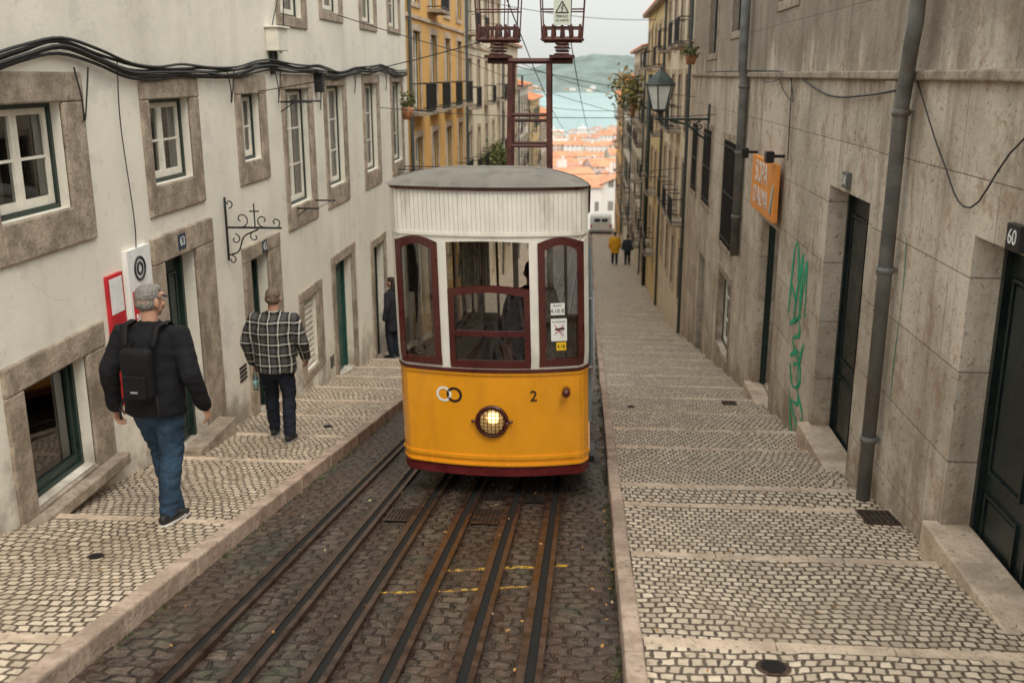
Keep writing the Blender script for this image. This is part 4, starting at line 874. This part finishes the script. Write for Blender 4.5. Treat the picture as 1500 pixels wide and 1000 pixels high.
def human(name,x,y,yaw,H,gf,J,top,legm,shoe,hair,vox=.012,bulk=1.0,hairlen=0,headyaw=0,hem=.86,headpitch=0,detail=True):
    E=empty(name); s=H/1.75; zb=gf(y); c,sn=math.cos(yaw),math.sin(yaw)
    W=lambda p:Vector((p[0]*s,p[1]*s,p[2]*s))
    E.location=(x,y,zb); E.rotation_euler=(0,0,yaw)
    D=dict(la=(-.10,0),ra=(.10,0),lk=None,rk=None,le=(-.27,-.03,1.15),lw=(-.29,.03,.90),re=(.27,-.03,1.15),rw=(.29,.03,.90),lift=(0,0),lean=0.0); D.update(J)
    ln=D['lean']
    mb=MB(); feet=[]
    for sd,k,kk,li in ((-1,'la','lk',0),(1,'ra','rk',1)):
        ax,ay=D[k][0],D[k][1]; wy=y+(ax*sn+ay*c)*s; g=(gf(wy)-zb)/s; lf=D['lift'][li]
        hip=(sd*.095,0,.93); an=(ax,ay,g+.10+lf); 
        kn=D[kk] or ((hip[0]+an[0])/2,(hip[1]+an[1])/2+.05,.51+g*.5)
        mid1=[hip[i]*.5+kn[i]*.5 for i in range(3)]; mid2=[kn[i]*.55+an[i]*.45 for i in range(3)]; mid2[1]-=.012
        mb.tube([W(hip),W(mid1),W(kn),W(mid2),W(an)],[q*s for q in (.108,.094,.076,.070,.062)],legm,16)
        feet.append((ax,ay,g+lf,sd,lf))
    mb.tube([W((0,0,.84)),W((0,-.01,.95)),W((0,0,1.06))],[(.165*s,.115*s),(.180*s,.125*s),(.165*s,.115*s)],legm,20)
    o=mb.done('trousers',E,fix=True,remesh=vox,smooth=4); folds(o,.009*s,8)
    b=bulk; mb=MB(); L=lambda z:ln*(z-.95)
    mb.tube([W((0,L(hem),hem)),W((0,L(1.0),1.0)),W((0,L(1.15),1.15)),W((0,L(1.3),1.3)),W((0,L(1.40),1.40)),W((0,L(1.45),1.455)),W((0,L(1.5),1.50))],
       [(.185*b*s,.135*b*s),(.180*b*s,.135*b*s),(.188*b*s,.135*b*s),(.200*b*s,.135*b*s),(.185*b*s,.115*b*s),(.125*s,.088*s),(.072*s,.07*s)],top,28,cap=False)
    ab=1+(b-1)*.6
    for sd,e,w_ in ((-1,'le','lw'),(1,'re','rw')):
        sh=(sd*.172*b,L(1.4),1.40); ee=D[e]; ww=D[w_]; m1=[sh[i]*.5+ee[i]*.5 for i in range(3)]; m2=[ee[i]*.5+ww[i]*.5 for i in range(3)]
        mb.tube([W((sd*.10,L(1.4),1.40)),W(sh),W(m1),W(ee),W(m2),W(ww)],[q*s*ab for q in (.07,.078,.068,.060,.054,.046)],top,14,U=(0,1,0))
    o=mb.done('upper_garment',E,fix=True,remesh=vox,smooth=4); folds(o,.008*s,5.5)
    hc=Vector((0,L(1.6)+.02,1.63)); rot=Matrix.Rotation(headyaw,3,'Z')@Matrix.Rotation(headpitch,3,'X')
    def hp(p): return W(tuple(hc+rot@Vector(p)))
    mb=MB()
    def blob(c_,r_,mt=SKIN): 
        k=MB(); k.ell((0,0,0),r_,mt,20,14); base=len(mb.v); mb.m(mt)
        mb.v+=[tuple(hp((Vector(p)+Vector(c_)))) for p in k.v]; mb.f+=[tuple(base+i for i in f) for f in k.f]; mb.mi+=k.mi; mb.sm+=k.sm
    blob((0,-.012,.02),(.076,.095,.098)); blob((0,.02,-.045),(.058,.070,.068)); blob((0,.045,-.085),(.034,.034,.028)); blob((0,.083,.045),(.05,.018,.014))
    blob((0,.098,-.012),(.014,.022,.026)); blob((0,.102,-.028),(.019,.014,.011)); blob((-.04,.068,-.025),(.022,.02,.02)); blob((.04,.068,-.025),(.022,.02,.02))
    blob((-.080,-.005,-.008),(.010,.02,.034)); blob((.080,-.005,-.008),(.010,.02,.034)); blob((0,.09,-.06),(.026,.012,.009))
    mb.tube([W((0,L(1.42),1.42)),hp((0,-.02,-.06))],[.060*s,.056*s],SKIN,14)
    mb.done('head',E,fix=True,remesh=.0065 if detail else .012,smooth=3)
    mb=MB()
    for ex in (-.032,.032):
        mb.ell(hp((ex,.082,.012)),(.012*s,.010*s,.009*s),EYE,10,8); mb.ell(hp((ex,.0915,.012)),(.006*s,.004*s,.006*s),PUP,8,6); mb.tube([hp((ex-.02,.094,.038)),hp((ex+.02,.094,.038))],[.005*s]*2,hair,6)
    mb.tube([hp((-.022,.100,-.058)),hp((0,.106,-.056)),hp((.022,.100,-.058))],[.004*s,.006*s,.004*s],LIP,6); mb.done('face_details',E)
    mb=MB()
    blob((0,-.022,.043),(.080,.089,.083),hair); blob((0,-.036,-.004),(.075,.074,.060),hair); blob((0,.03,.085),(.060,.05,.030),hair)
    if hairlen: blob((0,-.06,-.12),(.085,.06,.14),hair); blob((0,-.07,-.22),(.08,.05,.12),hair)
    o=mb.done('hair',E,fix=True,remesh=.006 if detail else .014,smooth=2)
    me=o.data; ns=[v.normal.copy() for v in me.vertices]
    for v,n in zip(me.vertices,ns): p=v.co; v.co=p+n*(noise.noise((p.x*30,p.y*30,p.z*30))*.005+noise.noise((p.x*130,p.y*130,p.z*40))*.005)
    for ax,ay,g,sd,lf in feet:
        t_=.10*sd; z0=g; sl_=-.10
        def q(a,bz): return W((ax+a*t_*.8,ay+a,z0+bz+sl_*a))
        mb=MB(); mb.tube([q(-.075,.05),q(-.02,.058),q(.07,.045),(q(.165,.034))],[(.034*s,.042*s),(.040*s,.052*s),(.047*s,.038*s),(.038*s,.024*s)],shoe[0],14,U=(1,0,0)); 
        o=mb.done('shoe',E,fix=True,remesh=.008,smooth=2)
        mb=MB(); mb.tube([q(-.09,.010),q(.05,.010),q(.18,.010)],[(.038*s,.010*s),(.048*s,.010*s),(.038*s,.009*s)],shoe[1],14,U=(1,0,0)); mb.done('sole',E,fix=True)
    if detail:
        for sd,e,w_,nm in ((-1,'le','lw','hand_l'),(1,'re','rw','hand_r')):
            ee,ww=Vector(D[e]),Vector(D[w_]); d=(ww-ee).normalized(); hand(E,W(ww+d*.02),d,(-sd,0.15,0),(0,1,0),.38,nm,s)
    return E,W,L
BJ=clothmat('black_jacket',(.010,.010,.012)); DEN=clothmat('blue_denim',(.028,.055,.092),.4); DKT=clothmat('dark_trousers',(.014,.018,.028)); BP=clothmat('black_backpack',(.007,.007,.008),.2,.7)
SH1=(M('black_shoe',(.015,.015,.016),.5,.2),M('white_sole',(.6,.58,.54),.6,.1)); SH2=(SH1[0],M('grey_sole',(.25,.24,.23),.6,.1))
gl=lambda Y:pz(Y,NL); grr=lambda Y:pz(Y,NR)
HG=hairmat('grey_hair',(.24,.22,.20)); HB=hairmat('grey_brown_hair',(.17,.125,.09)); HD=hairmat('dark_hair',(.03,.02,.015))
E,W,L=human('walking_man',-3.02,6.45,R(-3),1.74,gl,dict(la=(-.03,.20),ra=(.045,-.06),lk=(-.085,.17,.50),rk=(.07,.03,.50),le=(-.30,-.06,1.14),lw=(-.325,.02,.87),re=(.30,-.05,1.14),rw=(.33,.05,.89),lean=.05),BJ,DEN,SH1,HG,.011,1.17,0,R(-24),.84)
mb=MB(); mb.box(-.115,.115,-.255,-.15,.99,1.36,BP); o=mb.done('backpack',E,bevel=.05); o.modifiers['b'].segments=5
for p in o.data.polygons: p.use_smooth=True
mb=MB(); mb.box(-.085,.085,-.280,-.255,1.01,1.18,BP); o=mb.done('backpack_pocket',E,bevel=.015); mb=MB(); mb.box(-.025,.025,-.286,-.281,1.06,1.072,GREY); mb.done('backpack_label',E)
mb=MB()
for sx in (-1,1): mb.tube([(sx*.10,-.17,1.36),(sx*.115,-.12,1.49),(sx*.13,.03,1.49),(sx*.16,.15,1.36),(sx*.17,.16,1.2)],[(.026,.008)]*5,BP,8); mb.tube([(sx*.11,-.20,1.02),(sx*.14,-.24,.93),(sx*.13,-.25,.86)],[(.010,.003)]*3,BP,6)
mb.tube([(-.03,-.2,1.37),(0,-.2,1.41),(.03,-.2,1.37)],[.007]*3,BP,6); mb.done('backpack_straps',E)
mb=MB()
hc=Vector((0,L(1.6)+.02,1.63)); rot=Matrix.Rotation(R(-24),3,'Z')
for a,b in (((-.085,0,.02),(-.07,.10,.018)),((.085,0,.02),(.07,.10,.018)),((-.07,.10,.018),(.07,.10,.018))): mb.tube([hc+rot@Vector(a),hc+rot@Vector(b)],[.0035]*2,BLACK,6)
mb.done('glasses',E)
t=NT('black_white_plaid'); x=t.sep(distort(t,[(5,.03)])); 
def stripes(v,per,wd,ph=0):
    f=t.math('FRACT',t.math('ADD',t.math('DIVIDE',v,per),50+ph)); return t.math('LESS_THAN',f,wd)
a1=t.math('ADD',stripes(x[0],.10,.45),stripes(x[2],.11,.45)); a2=t.math('ADD',stripes(x[0],.10,.13,.28),stripes(x[2],.11,.13,.28))
c=t.mix(t.math('MULTIPLY',a1,.5),(.010,.010,.011),(.075,.072,.068)); c=t.mix(t.math('MULTIPLY',a2,.55),c,(.60,.57,.50)); t.bump(t.noise(10,4),.5,.02); PLAID=t.out(c,.9,0,.2)
E,W,L=human('walking_man',-3.19,9.62,R(2),1.63,gl,dict(la=(-.13,.24),ra=(.12,-.04),lk=(-.125,.20,.50),rk=(.11,.06,.50),le=(-.31,-.02,1.15),lw=(-.28,.08,.90),re=(.31,-.02,1.15),rw=(.30,.14,.94),lean=.04),PLAID,DKT,SH2,HB,.012,1.22,0,R(8),.82)
PB=mat_glass('bottle_plastic',(.8,.9,.95),.15); mb=MB(); bx,by=-.262,.115
mb.tube([(bx,by,.52),(bx,by,.66),(bx,by,.71),(bx,by,.74)],[.03,.03,.014,.012],PB,14,cap=False); mb.tube([(bx,by,.74),(bx,by,.765)],[.014,.014],CY,10,cap=False); mb.tube([(bx,by,.57),(bx,by,.63)],[.0305,.0305],CY,14,cap=False); mb.done('water_bottle',E)
human('standing_woman',-3.70,18.2,R(70),1.58,gl,{},clothmat('dark_coat',(.02,.02,.025)),DKT,SH2,HD,.016,1.05,1,0,.62,detail=False)
YJ=clothmat('mustard_coat',(.75,.38,.03))
human('distant_pedestrian',1.35,52,0,1.72,grr,dict(la=(-.1,.12),ra=(.1,-.1)),YJ,DKT,SH2,HD,.022,1.25,0,0,.62,detail=False)
human('distant_pedestrian',2.0,51.6,0,1.62,grr,dict(la=(-.1,-.1),ra=(.1,.12)),clothmat('navy_coat',(.03,.04,.05)),DKT,SH2,HD,.022,1.1,0,0,.8,detail=False)
tramfloor=lambda Y:-3.13-.17*(Y-YF-.25)
human('tram_passenger',-.55,9.5,R(15),1.62,tramfloor,{},BJ,DKT,SH2,HD,.016,1.1,0,0,.8,detail=False)
# ------------------------------------------------------------------ light, sky, camera
w=bpy.data.worlds.new('World'); SC.world=w; w.use_nodes=True; n=w.node_tree.nodes; l=w.node_tree.links; bg=n['Background']
sky=n.new('ShaderNodeTexSky'); sky.sky_type='NISHITA'; sky.sun_disc=False; sky.sun_elevation=R(52); sky.sun_rotation=R(150); sky.dust_density=2; sky.air_density=1
hs=n.new('ShaderNodeHueSaturation'); hs.inputs['Saturation'].default_value=.35; l.new(sky.outputs[0],hs.inputs['Color'])
mx=n.new('ShaderNodeMix'); mx.data_type='RGBA'; mx.inputs[0].default_value=.82; l.new(hs.outputs[0],mx.inputs[6]); mx.inputs[7].default_value=(5.55,5.65,5.4,1)   # cloud layer
tc=n.new('ShaderNodeTexCoord'); sp=n.new('ShaderNodeSeparateXYZ'); l.new(tc.outputs['Generated'],sp.inputs[0])
mr=n.new('ShaderNodeMapRange'); l.new(sp.outputs[2],mr.inputs[0]); mr.inputs[1].default_value=0; mr.inputs[2].default_value=1; mr.inputs[3].default_value=.95; mr.inputs[4].default_value=2.45
vm=n.new('ShaderNodeVectorMath'); vm.operation='SCALE'; l.new(mx.outputs[2],vm.inputs[0]); l.new(mr.outputs[0],vm.inputs['Scale'])
l.new(vm.outputs[0],bg.inputs[0]); bg.inputs[1].default_value=.15
su=bpy.data.lights.new('overcast_sun','SUN'); su.energy=1.5; su.angle=R(22); su.color=(1,.91,.78); so=bpy.data.objects.new('overcast_sun',su); COL.objects.link(so)
el,az=R(52),R(150)
dv=Vector((math.sin(az)*math.cos(el),math.cos(az)*math.cos(el),math.sin(el))); so.rotation_euler=dv.to_track_quat('Z','Y').to_euler()
cam=bpy.data.cameras.new('camera'); co=bpy.data.objects.new('camera',cam); COL.objects.link(co); cam.lens=35; cam.sensor_width=36; cam.clip_end=12000; cam.clip_start=.05
co.rotation_euler=(R(75),0,R(4.47)); cam.dof.use_dof=True; cam.dof.focus_distance=8.2; cam.dof.aperture_fstop=2.0
SC.camera=co
SC.view_settings.view_transform='Standard'; SC.view_settings.look='None'; SC.view_settings.exposure=0
